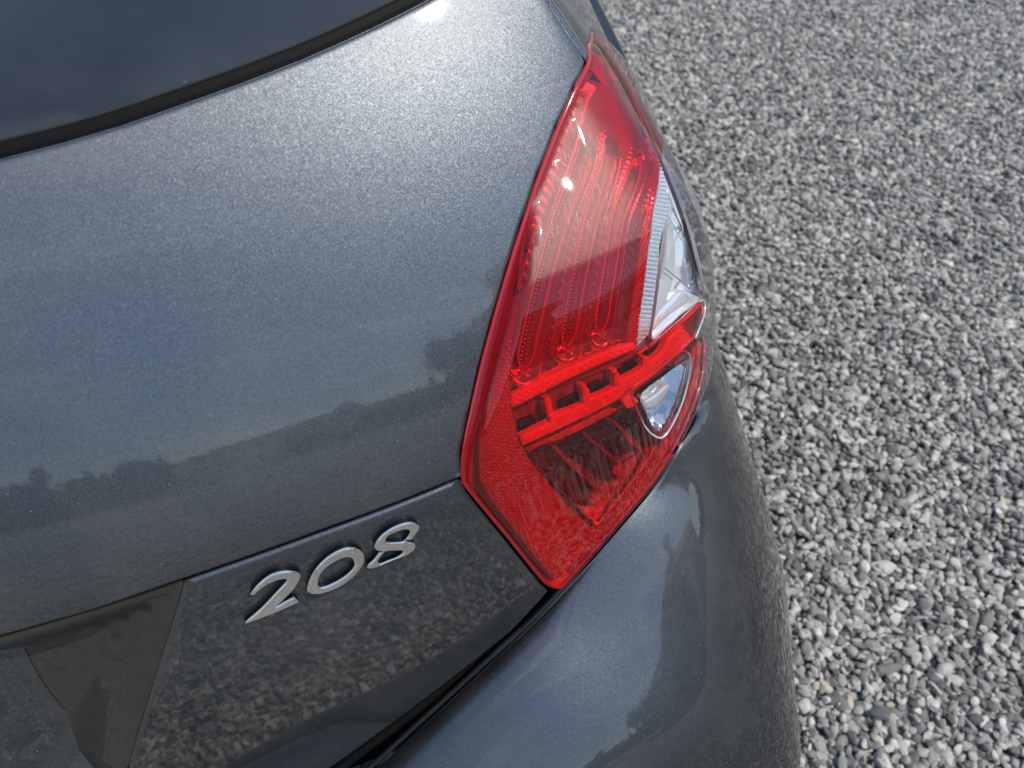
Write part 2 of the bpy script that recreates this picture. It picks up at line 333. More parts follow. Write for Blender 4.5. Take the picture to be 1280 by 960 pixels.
def lens_mat(name, tint, ior=1.5, rough=.01, bumpd=.000014):
    """thin clear or dyed plastic: coloured pass-through with a Fresnel reflection"""
    m, nt, o = new_mat(name); t = N(nt, 'ShaderNodeBsdfTransparent'); t.inputs[0].default_value = (*tint, 1)
    g = N(nt, 'ShaderNodeBsdfGlossy'); g.inputs['Roughness'].default_value = rough; g.inputs[0].default_value = (1, 1, 1, 1)
    fr = N(nt, 'ShaderNodeFresnel'); gb = N(nt, 'ShaderNodeNewGeometry'); im = N(nt, 'ShaderNodeMapRange'); L(nt, gb.outputs['Backfacing'], im.inputs[0]); im.inputs[3].default_value = ior; im.inputs[4].default_value = 1/ior; L(nt, im.outputs[0], fr.inputs[0])
    tc = N(nt, 'ShaderNodeTexCoord'); mpn = N(nt, 'ShaderNodeMapping'); L(nt, tc.outputs['Object'], mpn.inputs[0]); mpn.inputs['Scale'].default_value = (1, 1, .35)
    n = N(nt, 'ShaderNodeTexNoise'); L(nt, mpn.outputs[0], n.inputs['Vector']); n.inputs['Scale'].default_value = 90; n.inputs['Detail'].default_value = 3
    b = N(nt, 'ShaderNodeBump'); b.inputs['Distance'].default_value = bumpd; L(nt, n.outputs[0], b.inputs['Height'])
    L(nt, b.outputs[0], g.inputs['Normal'])
    mx = N(nt, 'ShaderNodeMixShader'); L(nt, fr.outputs[0], mx.inputs[0]); L(nt, t.outputs[0], mx.inputs[1]); L(nt, g.outputs[0], mx.inputs[2])
    # fine wipe scratches and haze
    wv = N(nt, 'ShaderNodeTexNoise'); mp2 = N(nt, 'ShaderNodeMapping'); L(nt, tc.outputs['Object'], mp2.inputs[0]); mp2.inputs['Scale'].default_value = (1500, 140, 60); mp2.inputs['Rotation'].default_value = (.4, .5, .3)
    L(nt, mp2.outputs[0], wv.inputs['Vector']); wv.inputs['Scale'].default_value = 1; wv.inputs['Detail'].default_value = 3
    mr = N(nt, 'ShaderNodeMapRange'); L(nt, wv.outputs[0], mr.inputs[0]); mr.inputs[1].default_value = .58; mr.inputs[2].default_value = .85; mr.inputs[3].default_value = .016; mr.inputs[4].default_value = .05
    g2 = N(nt, 'ShaderNodeBsdfGlossy'); g2.inputs['Roughness'].default_value = .38; g2.inputs[0].default_value = (.9, .9, .9, 1)
    mx2 = N(nt, 'ShaderNodeMixShader'); L(nt, mr.outputs[0], mx2.inputs[0]); L(nt, mx.outputs[0], mx2.inputs[1]); L(nt, g2.outputs[0], mx2.inputs[2])
    L(nt, mx2.outputs[0], o.inputs[0]); return m
def cell_mat(name, color, size, height, rough=.12, metal=1., angle=.5, aspect=1., var=.5):
    """moulded reflex cells: a grid of small pyramids in relief"""
    m, nt, o = new_mat(name); p = N(nt, 'ShaderNodeBsdfPrincipled'); L(nt, p.outputs[0], o.inputs[0])
    uv = N(nt, 'ShaderNodeUVMap'); mpn = N(nt, 'ShaderNodeMapping'); L(nt, uv.outputs[0], mpn.inputs[0]); mpn.inputs['Rotation'].default_value = (0, 0, angle); mpn.inputs['Scale'].default_value = (1/size, 1/size/aspect, 1)
    sp = N(nt, 'ShaderNodeSeparateXYZ'); L(nt, mpn.outputs[0], sp.inputs[0]); hs = []
    for i in range(2):
        f = N(nt, 'ShaderNodeMath', operation='PINGPONG'); L(nt, sp.outputs[i], f.inputs[0]); f.inputs[1].default_value = .5; hs.append(f)
    mn = N(nt, 'ShaderNodeMath', operation='MINIMUM'); L(nt, hs[0].outputs[0], mn.inputs[0]); L(nt, hs[1].outputs[0], mn.inputs[1])
    b = N(nt, 'ShaderNodeBump'); b.inputs['Distance'].default_value = height; L(nt, mn.outputs[0], b.inputs['Height']); L(nt, b.outputs[0], p.inputs['Normal'])
    vo = N(nt, 'ShaderNodeTexWhiteNoise', noise_dimensions='2D'); fl = N(nt, 'ShaderNodeVectorMath', operation='FLOOR'); L(nt, mpn.outputs[0], fl.inputs[0]); L(nt, fl.outputs[0], vo.inputs['Vector'])
    mr = N(nt, 'ShaderNodeMapRange'); L(nt, vo.outputs['Value'], mr.inputs[0]); mr.inputs[3].default_value = 1-var; mr.inputs[4].default_value = 1+var
    s2 = N(nt, 'ShaderNodeVectorMath', operation='SCALE'); s2.inputs[0].default_value = color; L(nt, mr.outputs[0], s2.inputs['Scale']); L(nt, s2.outputs[0], p.inputs['Base Color'])
    p.inputs['Metallic'].default_value = metal; p.inputs['Roughness'].default_value = rough; return m
M = dict(
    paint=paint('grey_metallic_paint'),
    black=principled('black_plastic', (.012, .012, .013), .45, noise=(30, .3)),
    rubber=principled('black_rubber', (.006, .006, .006), .6, ior=1.2, bump=(900, .00004)),
    redlens=lens_mat('red_lens', (.93, .085, .10)),
    clear=lens_mat('clear_lens', (.96, .97, .975)),
    chrome=principled('chrome', (.75, .76, .78), .07, 1., bump=(160, .0001)),
    satin=principled('satin_reflector', (.90, .91, .93), .22, .6, bump=(60, .0003)),
    badge=principled('badge_chrome', (.96, .93, .88), .09, 1., noise=(350, .08), bump=(500, .00003)),
    redmirror=principled('red_reflector', (.95, .42, .44), .20, 1., bump=(45, .0004)),
    redbar=principled('red_light_guide', (.90, .085, .09), .22, 0., coat=1, bump=(220, .0003)),
    reddark=principled('dark_red_plastic', (.22, .010, .014), .5, 0., noise=(90, .5)),
    reddeep=principled('deep_red_plastic', (.55, .06, .07), .2, 0., noise=(60, .4)),
    rim=principled('red_rim_plastic', (.50, .012, .018), .10, 0., coat=1),
    cells=cell_mat('reflex_cells', (.95, .36, .36), .0034, .0014, .16, .85, .55, 1.25, .35),
    hatch=principled('silver_cells', (.88, .88, .85), .2, .7),
    redcell=principled('reflex_red', (.76, .045, .055), .14, .6, coat=1),
    edgeshade=principled('badge_edge_shade', (.05, .055, .065), .3, 1.),
    fluteshade=principled('flute_shade_red', (.20, .05, .07), .25),
    redbead=principled('bright_bead', (.98, .62, .62), .15, 0., coat=1),
    bright=principled('bright_reflector', (.95, .96, .98), .16, .4, bump=(60, .0003)),
    base=principled('red_base_plastic', (.26, .02, .03), .2, 0., coat=.5),
    sidesatin=principled('smoky_reflector', (.46, .40, .41), .35, .25),
    drop=lens_mat('water', (1, 1, 1), 1.33, .0, 0.),
)
def glass_mat():
    m, nt, o = new_mat('tinted_glass'); p = N(nt, 'ShaderNodeBsdfPrincipled'); p.inputs['Base Color'].default_value = (.006, .008, .010, 1); p.inputs['Roughness'].default_value = .03
    tc = N(nt, 'ShaderNodeTexCoord'); n = N(nt, 'ShaderNodeTexNoise'); L(nt, tc.outputs['Object'], n.inputs['Vector']); n.inputs['Scale'].default_value = 7; n.inputs['Detail'].default_value = 8
    mr = N(nt, 'ShaderNodeMapRange'); L(nt, n.outputs[0], mr.inputs[0]); mr.inputs[1].default_value = .35; mr.inputs[2].default_value = .7; mr.inputs[3].default_value = .03; mr.inputs[4].default_value = .075; p.inputs['IOR'].default_value = 1.75
    sv = N(nt, 'ShaderNodeTexVoronoi'); sv.inputs['Scale'].default_value = 80; L(nt, tc.outputs['Object'], sv.inputs['Vector'])
    sd = N(nt, 'ShaderNodeMath', operation='LESS_THAN'); L(nt, sv.outputs['Distance'], sd.inputs[0]); sd.inputs[1].default_value = .05
    sm = N(nt, 'ShaderNodeMath', operation='MULTIPLY_ADD'); L(nt, sd.outputs[0], sm.inputs[0]); sm.inputs[1].default_value = .25; L(nt, mr.outputs[0], sm.inputs[2])
    df = N(nt, 'ShaderNodeBsdfDiffuse'); df.inputs[0].default_value = (.22, .30, .40, 1)
    mx = N(nt, 'ShaderNodeMixShader'); L(nt, sm.outputs[0], mx.inputs[0]); L(nt, p.outputs[0], mx.inputs[1]); L(nt, df.outputs[0], mx.inputs[2]); L(nt, mx.outputs[0], o.inputs[0]); return m
M['glass'] = glass_mat()

# ------------------------------------------------------------ ground and gravel
def gravel_ramp(nt, fac):
    r = N(nt, 'ShaderNodeValToRGB'); L(nt, fac, r.inputs[0]); e = r.color_ramp.elements
    e[0].position = 0; e[0].color = (.082, .085, .087, 1); e[1].position = 1; e[1].color = (.46, .40, .30, 1)
    for pos, c in ((.16, (.16, .161, .158)), (.4, (.26, .26, .252)), (.7, (.365, .36, .345)), (.92, (.49, .48, .46)), (.975, (.56, .56, .54)), (.988, (.42, .33, .28))):
        q = r.color_ramp.elements.new(pos); q.color = (c[0]*1.03, c[1]*.995, c[2]*.94, 1)
    r.color_ramp.interpolation = 'LINEAR'; return r
m, nt, o = new_mat('gravel_stone'); p = N(nt, 'ShaderNodeBsdfPrincipled'); L(nt, p.outputs[0], o.inputs[0]); p.inputs['Roughness'].default_value = .72
oi = N(nt, 'ShaderNodeObjectInfo'); rp = gravel_ramp(nt, oi.outputs['Random'])
tc = N(nt, 'ShaderNodeTexCoord'); n1 = N(nt, 'ShaderNodeTexNoise'); L(nt, tc.outputs['Object'], n1.inputs['Vector']); n1.inputs['Scale'].default_value = 1.6; n1.inputs['Detail'].default_value = 6
mr = N(nt, 'ShaderNodeMapRange'); L(nt, n1.outputs[0], mr.inputs[0]); mr.inputs[1].default_value = .3; mr.inputs[2].default_value = .7; mr.inputs[3].default_value = .75; mr.inputs[4].default_value = 1.2
mu = N(nt, 'ShaderNodeVectorMath', operation='SCALE'); L(nt, rp.outputs[0], mu.inputs[0]); L(nt, mr.outputs[0], mu.inputs['Scale']); L(nt, mu.outputs[0], p.inputs['Base Color'])
M['stone'] = m
# wide ground sheet: stone pattern in the material near by, grass far off
m, nt, o = new_mat('gravel_ground'); p = N(nt, 'ShaderNodeBsdfPrincipled'); L(nt, p.outputs[0], o.inputs[0]); p.inputs['Roughness'].default_value = .9
tc = N(nt, 'ShaderNodeTexCoord'); v = N(nt, 'ShaderNodeTexVoronoi'); v.inputs['Scale'].default_value = 62; L(nt, tc.outputs['Object'], v.inputs['Vector'])
sp = N(nt, 'ShaderNodeSeparateColor'); L(nt, v.outputs['Color'], sp.inputs[0]); rp = gravel_ramp(nt, sp.outputs[0])
dk = N(nt, 'ShaderNodeMapRange'); L(nt, v.outputs['Distance'], dk.inputs[0]); dk.inputs[1].default_value = .25; dk.inputs[2].default_value = .75; dk.inputs[3].default_value = 1.0; dk.inputs[4].default_value = .35
mu = N(nt, 'ShaderNodeVectorMath', operation='SCALE'); L(nt, rp.outputs[0], mu.inputs[0]); L(nt, dk.outputs[0], mu.inputs['Scale'])
ln = N(nt, 'ShaderNodeTexNoise'); L(nt, tc.outputs['Object'], ln.inputs['Vector']); ln.inputs['Scale'].default_value = .5; ln.inputs['Detail'].default_value = 5
lm = N(nt, 'ShaderNodeMapRange'); L(nt, ln.outputs[0], lm.inputs[0]); lm.inputs[1].default_value = .3; lm.inputs[2].default_value = .7; lm.inputs[3].default_value = .7; lm.inputs[4].default_value = 1.05
mu2 = N(nt, 'ShaderNodeVectorMath', operation='SCALE'); L(nt, mu.outputs[0], mu2.inputs[0]); L(nt, lm.outputs[0], mu2.inputs['Scale']); L(nt, mu2.outputs[0], p.inputs['Base Color'])
iv = N(nt, 'ShaderNodeMath', operation='SUBTRACT'); iv.inputs[0].default_value = 1; L(nt, v.outputs['Distance'], iv.inputs[1])
b = N(nt, 'ShaderNodeBump'); b.inputs['Distance'].default_value = .006; L(nt, iv.outputs[0], b.inputs['Height']); L(nt, b.outputs[0], p.inputs['Normal'])
M['gravelground'] = m
M['grass'] = principled('grass', (.085, .095, .035), .9, noise=(.15, .45))
M['drygrass'] = principled('dry_grass', (.19, .17, .09), .9, noise=(.3, .35))
M['road'] = principled('road', (.10, .10, .10), .85, noise=(3, .2))
def sheet(name, x0, x1, y0, y1, z, mat, lab=None):
    o = obj(name, mesh([(x0, y0, z), (x1, y0, z), (x1, y1, z), (x0, y1, z)], [(0, 1, 2, 3)], smooth=False), mat); return tag(o, lab, kind='structure')
sheet('ground', -1500, 1500, -1500, 1500, -.012, M['grass'], 'wide grass land reaching the horizon')
sheet('gravel_ground', -40, 30, -17, 40, -.006, M['gravelground'], 'grey gravel parking ground beyond the pebbles')
sheet('dry_verge', -300, 300, -34, -17.01, -.004, M['drygrass'], 'strip of dry grass at the far side of the parking ground')
sheet('road', -400, 400, -48, -40, .0, M['road'], 'grey road across the fields behind')

def gravel(name, x0, x1, y0, y1, sp, label, hole=None, layers=2):
    nx, ny = int((x1-x0)/sp), int((y1-y0)/sp)
    allp = []
    for l in range(layers):
        gx, gy = np.meshgrid(np.arange(nx), np.arange(ny)); P = np.stack([x0+(gx.ravel()+.5)*sp, y0+(gy.ravel()+.5)*sp, np.zeros(nx*ny)], 1)
        P[:, :2] += rng.uniform(-.55, .55, (len(P), 2))*sp; P[:, 2] = rng.uniform(-.002, .004, len(P))+(.0045 if l else -.004)
        P[:, 2] += .006*np.sin(P[:, 0]*5.1+np.sin(P[:, 1]*3.3))*np.sin(P[:, 1]*4.3+1.2*np.sin(P[:, 0]*2.7))
        P = P[~((P[:, 0] < .10) & (P[:, 1] > .45))]   # nothing strewn under the middle of the car
        if l: P = P[rng.random(len(P)) < .62]
        if hole is not None: P = P[~((P[:, 0] > hole[0]) & (P[:, 0] < hole[1]) & (P[:, 1] > hole[2]) & (P[:, 1] < hole[3]))]
        allp.append(P)
    P = np.vstack(allp); n = len(P)
    me = bpy.data.meshes.new(name); me.vertices.add(n); me.vertices.foreach_set('co', P.ravel())
    a = me.attributes.new('rot', 'FLOAT_VECTOR', 'POINT'); r = np.stack([rng.normal(0, .45, n), rng.normal(0, .45, n), rng.uniform(0, 6.28, n)], 1); a.data.foreach_set('vector', r.ravel())
    s_ = (sp*1.08)*np.exp(rng.normal(0, .24, n)); a = me.attributes.new('scl', 'FLOAT_VECTOR', 'POINT')
    sv = np.stack([s_*rng.uniform(.85, 1.35, n), s_*rng.uniform(.62, .95, n), s_*rng.uniform(.42, .72, n)], 1); a.data.foreach_set('vector', sv.ravel())
    a = me.attributes.new('idx', 'INT', 'POINT'); a.data.foreach_set('value', rng.integers(0, 10, n).astype(np.int32))
    me.materials.append(M['stone']); ob = obj(name, me); tag(ob, label, kind='stuff')
    g = bpy.data.node_groups.new('pebbles', 'GeometryNodeTree')
    g.interface.new_socket('Geometry', in_out='INPUT', socket_type='NodeSocketGeometry'); g.interface.new_socket('Geometry', in_out='OUTPUT', socket_type='NodeSocketGeometry')
    gi = g.nodes.new('NodeGroupInput'); go = g.nodes.new('NodeGroupOutput'); gg = g.nodes.new('GeometryNodeGeometryToInstance')
    for k in range(10):
        ic = g.nodes.new('GeometryNodeMeshIcoSphere'); ic.inputs['Radius'].default_value = .62; ic.inputs['Subdivisions'].default_value = 3
        spn = g.nodes.new('GeometryNodeSetPosition'); L(g, ic.outputs[0], spn.inputs['Geometry'])
        pos = g.nodes.new('GeometryNodeInputPosition'); no = g.nodes.new('ShaderNodeTexNoise'); no.noise_dimensions = '4D'; no.inputs['W'].default_value = k*3.7; no.inputs['Scale'].default_value = .95; no.inputs['Detail'].default_value = 1.5
        L(g, pos.outputs[0], no.inputs['Vector']); sb = g.nodes.new('ShaderNodeVectorMath'); sb.operation = 'SUBTRACT'; sb.inputs[1].default_value = (.5, .5, .5); L(g, no.outputs['Color'], sb.inputs[0])
        ss = g.nodes.new('ShaderNodeVectorMath'); ss.operation = 'SCALE'; ss.inputs['Scale'].default_value = 1.0; L(g, sb.outputs[0], ss.inputs[0]); L(g, ss.outputs[0], spn.inputs['Offset'])
        sh = g.nodes.new('GeometryNodeSetShadeSmooth'); L(g, spn.outputs[0], sh.inputs[0])
        sm = g.nodes.new('GeometryNodeSetMaterial'); sm.inputs['Material'].default_value = M['stone']; L(g, sh.outputs[0], sm.inputs[0]); L(g, sm.outputs[0], gg.inputs[0])
    iop = g.nodes.new('GeometryNodeInstanceOnPoints'); L(g, gi.outputs[0], iop.inputs['Points']); L(g, gg.outputs[0], iop.inputs['Instance']); iop.inputs['Pick Instance'].default_value = True
    for nm, dt, sock in (('idx', 'INT', 'Instance Index'), ('rot', 'FLOAT_VECTOR', 'Rotation'), ('scl', 'FLOAT_VECTOR', 'Scale')):
        na = g.nodes.new('GeometryNodeInputNamedAttribute'); na.data_type = dt; na.inputs['Name'].default_value = nm
        L(g, na.outputs['Attribute'], iop.inputs[sock])
    L(g, iop.outputs[0], go.inputs[0]); md = ob.modifiers.new('pebbles', 'NODES'); md.node_group = g
    return ob
gravel('gravel', -1.5, 4.2, -2.3, 4.6, .0118, 'loose grey rounded pebbles covering the ground beside the car')
gravel('gravel', -2.6, 5.4, -5.2, 4.6, .024, 'coarser looking grey pebbles on the ground behind the car', hole=(-1.5, 4.2, -2.3, 4.6))

# ------------------------------------------------------------ the car
def empty(name, loc=(0, 0, 0), parent=None):
    o = bpy.data.objects.new(name, None); o.location = loc; col.objects.link(o)
    if parent: o.parent = parent
    return o
car = empty('parked_car'); tag(car, 'grey metallic hatchback seen close from behind at its right tail lamp', 'car')

lens_px = [('s', .925, .209), ('s', .895, .221), ('s', .83, .236), (737, 76), (722, 108), (700, 157), (676, 218), (655, 280), (636, 340), (618, 402), (602, 462), (589, 520), (580, 566), (579, 598), (588, 614), (636, 672), (676, 722), (684, 730), (697, 735), (708, 729), (742, 690), (782, 643), (822, 594), (852, 543), (870, 500), (880, 462), (884, 432)]
lamp_hidden = [('s', .86, -.075), ('s', .93, -.05), ('s', 1.0, .0), ('s', 1.02, .07), ('s', 1.0, .13), ('s', .96, .18)]
lens_out = trace(BODY, lens_px+lamp_hidden)
lamp_top = lens_out[0]
lens_line = curve_pts(lens_out, True, 4)
seam = trace(BODY, [(0, 797), (120, 763), (230, 725), (320, 694), (400, 665), (490, 632), (577, 597)])
win = trace(BODY, [(0, 197), (75, 178), (150, 156), (225, 130), (300, 103), (375, 74), (430, 50), (485, 24), (530, 1)])
gapl = trace(BODY, [(735, 76), (710, 40), (686, 2)])
# rear window corner curves up beyond the frame
gap_up = list(trace(BODY, [(666, -30), (645, -62), (628, -90)]))
wup = list(trace(BODY, [(560, -17), (584, -40), (600, -70)])); wup.append(wup[-1]+np.array([0, .05]))
gap_up.append(gap_up[-1]+np.array([0, .05]))
TOPT = .44
gtop = np.array([gap_up[-1][0]-.01, TOPT])
mir = lambda P: [(-p[0], p[1]) for p in np.asarray(P)][::-1]
left_edge_lamp = trace(BODY, [(577, 597), (576, 566), (585, 520), (598, 462), (614, 402), (632, 340), (651, 280), (672, 218), (696, 157), (718, 108), (733, 76)])
seam_ext = [(-s_, np.interp(abs(s_), seam[:, 0], seam[:, 1])) for s_ in ()]
sL = seam[0]; wL = win[0]
# upper tailgate (right border: lamp edge, gap; mirrored left)
right = list(seam)+list(left_edge_lamp[1:])+[gapl[1]-[.0022, 0], gapl[2]-[.0022, 0]]+[g-[.0022, 0] for g in gap_up]+[gtop-[.0022, 0]]
wtop = np.array([wup[-1][0], TOPT])
winl = list(win)+wup+[wtop]
loop = [(-.0, sL[1])]+right+winl[::-1]+[(0, wL[1]-.006)]
loop_full = [p for p in right]+winl[::-1]+[(0.1, wL[1]-.002), (0, wL[1]-.004)]
loop_full = loop_full+[(-.1, wL[1]-.002)]+[(-p[0], p[1]) for p in winl]+[(-p[0], p[1]) for p in right[::-1]]+[(-.1, sL[1]), (.1, sL[1])]
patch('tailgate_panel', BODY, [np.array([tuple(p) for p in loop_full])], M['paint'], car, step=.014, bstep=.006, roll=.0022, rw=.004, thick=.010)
# window rubber + glass
def offset_line(P, dx): # shift polyline sideways in (s,t)
    P = np.asarray(P, float); t_ = np.gradient(P, axis=0); t_ /= np.linalg.norm(t_, axis=1, keepdims=True); return P+np.stack([-t_[:, 1], t_[:, 0]], 1)*dx
wl = np.array([tuple(p) for p in winl]); sl_ = (wl[3, 1]-wl[0, 1])/(wl[3, 0]-wl[0, 0]); wl = np.vstack([[(x, wL[1]+sl_*(x-wL[0])*(.5+.5*x/wL[0])) for x in (0, .09, .18, .26)], wl]); full = np.vstack([[(-p[0], p[1]) for p in wl[::-1][:-1]], wl])
full = curve_pts(full, False, 4)
a_, b_ = offset_line(full, .0008), offset_line(full, .0086)
patch('window_seal', BODY, [np.vstack([a_, b_[::-1]])], M['rubber'], car, o=-.001, step=.01, bstep=.008, roll=.0012, rw=.003, thick=.008)
c_ = offset_line(full, .0088); d_ = offset_line(full, .0104)
patch('window_trim', BODY, [np.vstack([c_, d_[::-1]])], principled('dusty_rubber', (.035, .038, .03), .7, ior=1.2), car, o=-.0045, step=.01, bstep=.008, thick=.004)
e_ = offset_line(full, .0100)
patch('rear_window', BODY, [e_], M['glass'], car, o=-.006, step=.02, bstep=.01, thick=.003, ofn=lambda s_, t_, d: -.10*np.clip(t_-.27, 0, 1))
# quarter / fender panels around the lamp
lt = lens_out
side = [tuple(p) for p in lamp_hidden]
qout = [tuple(gapl[0]+[.0022, -.001]), tuple(gapl[1]+[.0022, 0]), tuple(gapl[2]+[.0022, 0])]+[tuple(g+[.0022, 0]) for g in gap_up]+[tuple(gtop+[.0022, 0]), (1.9, TOPT), (1.9, -.12), (.94, -.12), (.90, -.10)]
hid = [(x+.004, y-.002 if y < 0 else y) for _, x, y in lamp_hidden]
tip = [(.927, .2115), (.896, .2235), (.831, .2385)]
qloop = qout+hid[1:]+tip
patch('fender', BODY, [np.array(qloop)], M['paint'], car, step=.016, bstep=.006, roll=.002, rw=.004, thick=.010)
# lower tailgate, plate recess
rec_edge = trace(BODY, [(231, 728), (222, 762), (208, 806), (192, 856), (176, 908), (160, 962)])
low_r = trace(BODY, [(577, 603), (584, 618), (632, 677), (672, 727), (686, 741)])
low_b = trace(BODY, [(640, 790), (580, 838), (500, 899), (430, 950), (395, 975)])
seam_low = trace(BODY, [(231, 729), (320, 698), (400, 669), (490, 636), (573, 602)])
rb = [tuple(rec_edge[-1]+(rec_edge[-1]-rec_edge[-2])*.8)]
lowp = [tuple(p) for p in seam_low]+[tuple(p) for p in low_r]+[tuple(p) for p in low_b]
bl = low_b[-1]; rb_end = (rec_edge[-1][0]-.02, bl[1]-.03)
lowp += [(rec_edge[-1][0]+.03, bl[1]-.03), rb_end]+[tuple(p) for p in rec_edge[::-1][:-1]]
patch('lower_tailgate_panel', BODY, [np.array(lowp)], M['paint'], car, o=-.0006, step=.012, bstep=.005, roll=.002, rw=.0035, thick=.03)
patch('lower_tailgate_panel', BODY, [np.array([(-x, y) for x, y in lowp])[::-1]], M['paint'], car, o=-.0006, step=.016, bstep=.008, roll=.002, rw=.0035, thick=.03)
r0 = rec_edge[0]; tl = np.interp(0, [0, 1], [sL[1], sL[1]])
recl = [tuple(p+[-.0012, -.0008]) for p in rec_edge]+[rb_end]
recloop = recl+[(-x, y) for x, y in recl[::-1]]+[(-sL[0], sL[1]-.002), (sL[0], sL[1]-.002)]
def rec_of(s_, t_, d):
    q = np.clip(d/.05, 0, 1); top = np.clip((-.02-t_)/.14, 0, 1)
    return -.030*(q*q*(3-2*q))
patch('number_plate_recess', BODY, [np.array(recloop)], principled('recess_brown_reflection', (.045, .042, .034), .5, .3, coat=.4, noise=(8, .3)), car, o=-.001, step=.012, bstep=.006, thick=.01, ofn=rec_of)  # dark brown reflection of the recess is put into its colour
reflection_px = [(-70, 815), (-20, 803), (18, 792), (30, 815), (46, 845), (74, 884), (110, 913), (148, 929), (166, 921), (172, 935), (163, 985), (60, 1010), (-80, 1010)]
patch('recess_reflection_shape', BODY, [curve_pts(trace(BODY, reflection_px, -.028), True, 3)], M['paint'], car, o=-.030, step=.006, bstep=.004, thick=.004, ofn=lambda s_, t_, d: .060*(1-np.exp(-(d/.06)**1.5)))  # made-up curved shape standing in for the blue reflection in the recess
# bumper
def bump_edge(s_, t_, d):
    wg = np.clip((.84-np.abs(s_))/.12, .12, 1); r_ = .020*wg; q = np.clip(1-d/r_, 0, 1)
    return -.013*wg*(1-np.sqrt(np.clip(1-q*q, 0, 1)))
bu_top = [(u, .2495) for u in np.linspace(0, 1.06, 60)]+[(1.092, .246), (1.126, .236), (1.149, .224)]
gp = [(1.150, .220), (1.127, .202), (1.107, .179), (1.093, .159), (1.088, .12), (1.10, .05), (1.16, -.03), (1.3, -.09), (2.4, -.11)]
half = bu_top+gp+[(2.4, -.30)]
patch('bumper', BUMP, [np.array(half+[(-p[0], p[1]) for p in half[::-1][:-1]])], M['paint'], car, step=.012, bstep=.006, rings=[.0015, .003, .006, .010, .015, .02], thick=.02, ofn=bump_edge)
off = lambda P, d: [tuple(q) for q in (np.array(P)+d)]
up = off(gp[:4], [.0035, .003])+off(gp[4:6], [.0045, .001])+off(gp[6:8], [.003, .0045])+[(2.4, -.1055), (2.4, .30), (1.158, .30), (1.154, .226)]
patch('fender', BUMP, [np.array(up)], M['paint'], car, step=.016, bstep=.006, roll=.0025, rw=.004, thick=.02)
patch('fender', BUMP, [np.array([(-x, y) for x, y in up[::-1]])], M['paint'], car, step=.016, bstep=.006, roll=.0025, rw=.004, thick=.02)
# black filler shells added to keep the gaps dark and block light
def shell(name, S, a0, a1, t0, t1, o, mat, par, na=80, ntt=40):
    a, t = np.meshgrid(np.linspace(a0, a1, na), np.linspace(t0, t1, ntt)); P = S.at(a.ravel(), t.ravel(), o)
    F = [(j*na+i, j*na+i+1, (j+1)*na+i+1, (j+1)*na+i) for j in range(ntt-1) for i in range(na-1)]
    return obj(name, mesh(P, F), mat, par)
shell('gap_filler_shell', BODY, -1.9, 1.9, -.44, .435, -.060, M['black'], car)
shell('gap_filler_shell', BUMP, -2.3, 2.3, -.30, .245, -.030, M['black'], car)
# weather strip in the gap between tailgate and bumper
ws = trace(BODY, [(690, 748), (640, 795), (580, 845), (500, 907), (440, 953), (400, 985)], -.02)
solid_band('weather_strip', BODY, curve_pts(ws, False, 5), .006, -.024, M['rubber'], car)
ws2 = np.array([(u, .2515) for u in np.linspace(.40, .80, 30)])
solid_band('bumper_lip', BUMP, ws2, .003, -.007, M['black'], car)

# ------------------------------------------------------------ badge digits
def digit(loops_px, label, o=.0045):
    ls = []
    for Lp in loops_px: ls.append(curve_pts(trace(BODY, Lp, o), True, 4))
    return patch('digit', BODY, ls, M['badge'], car, o=o, step=.004, bstep=.0012, roll=.0013, rw=.0020, thick=.0055, label=label, wall_mat=M['edgeshade'])  # side walls coloured dark for the shade and dark reflections round the digits
Z2 = lambda P: [(280+x/4.571, 630+y/4.571) for x, y in P]
Z8 = lambda P: [(450+x/12, 640+y/12) for x, y in P]
digit([Z2([(152, 527), (152, 527), (165, 500), (205, 455), (262, 412), (322, 391), (375, 387), (420, 397), (438, 415), (430, 450), (395, 500), (340, 555), (290, 600), (290, 600), (345, 565), (402, 536), (402, 536), (430, 568), (430, 568), (350, 605), (240, 650), (130, 690), (130, 690), (125, 678), (215, 600), (300, 510), (352, 455), (360, 440), (340, 436), (310, 442), (250, 467), (205, 500), (175, 527), (175, 527)])], 'chrome badge numeral two')
digit([Z2([(478, 490), (490, 440), (530, 370), (600, 302), (680, 260), (742, 255), (790, 280), (804, 320), (790, 365), (740, 425), (660, 482), (570, 516), (510, 522), (482, 510)]),
       Z2([(540, 470), (545, 430), (570, 387), (622, 345), (680, 316), (720, 312), (745, 332), (745, 365), (700, 412), (640, 450), (580, 476), (550, 480)])], 'chrome badge numeral zero')
digit([Z8([(108, 850), (108, 850), (140, 790), (200, 740), (280, 640), (290, 622), (290, 622), (350, 624), (350, 624), (345, 606), (345, 606), (285, 602), (245, 580), (225, 535), (240, 480), (270, 430), (340, 350), (450, 270), (560, 215), (680, 175), (780, 165), (860, 200), (902, 245), (880, 300), (830, 370), (775, 440), (775, 440), (690, 432), (690, 432), (720, 462), (720, 462), (800, 475), (838, 505), (835, 560), (790, 610), (700, 670), (560, 720), (400, 785), (300, 830), (160, 870)]),
       Z8([(405, 465), (395, 425), (440, 370), (540, 320), (640, 285), (720, 280), (760, 310), (745, 350), (690, 425), (640, 455), (520, 466)]),
       Z8([(275, 772), (290, 722), (345, 655), (390, 608), (560, 597), (645, 597), (655, 615), (620, 650), (540, 700), (420, 742), (340, 778), (300, 787)])], 'chrome badge numeral eight')

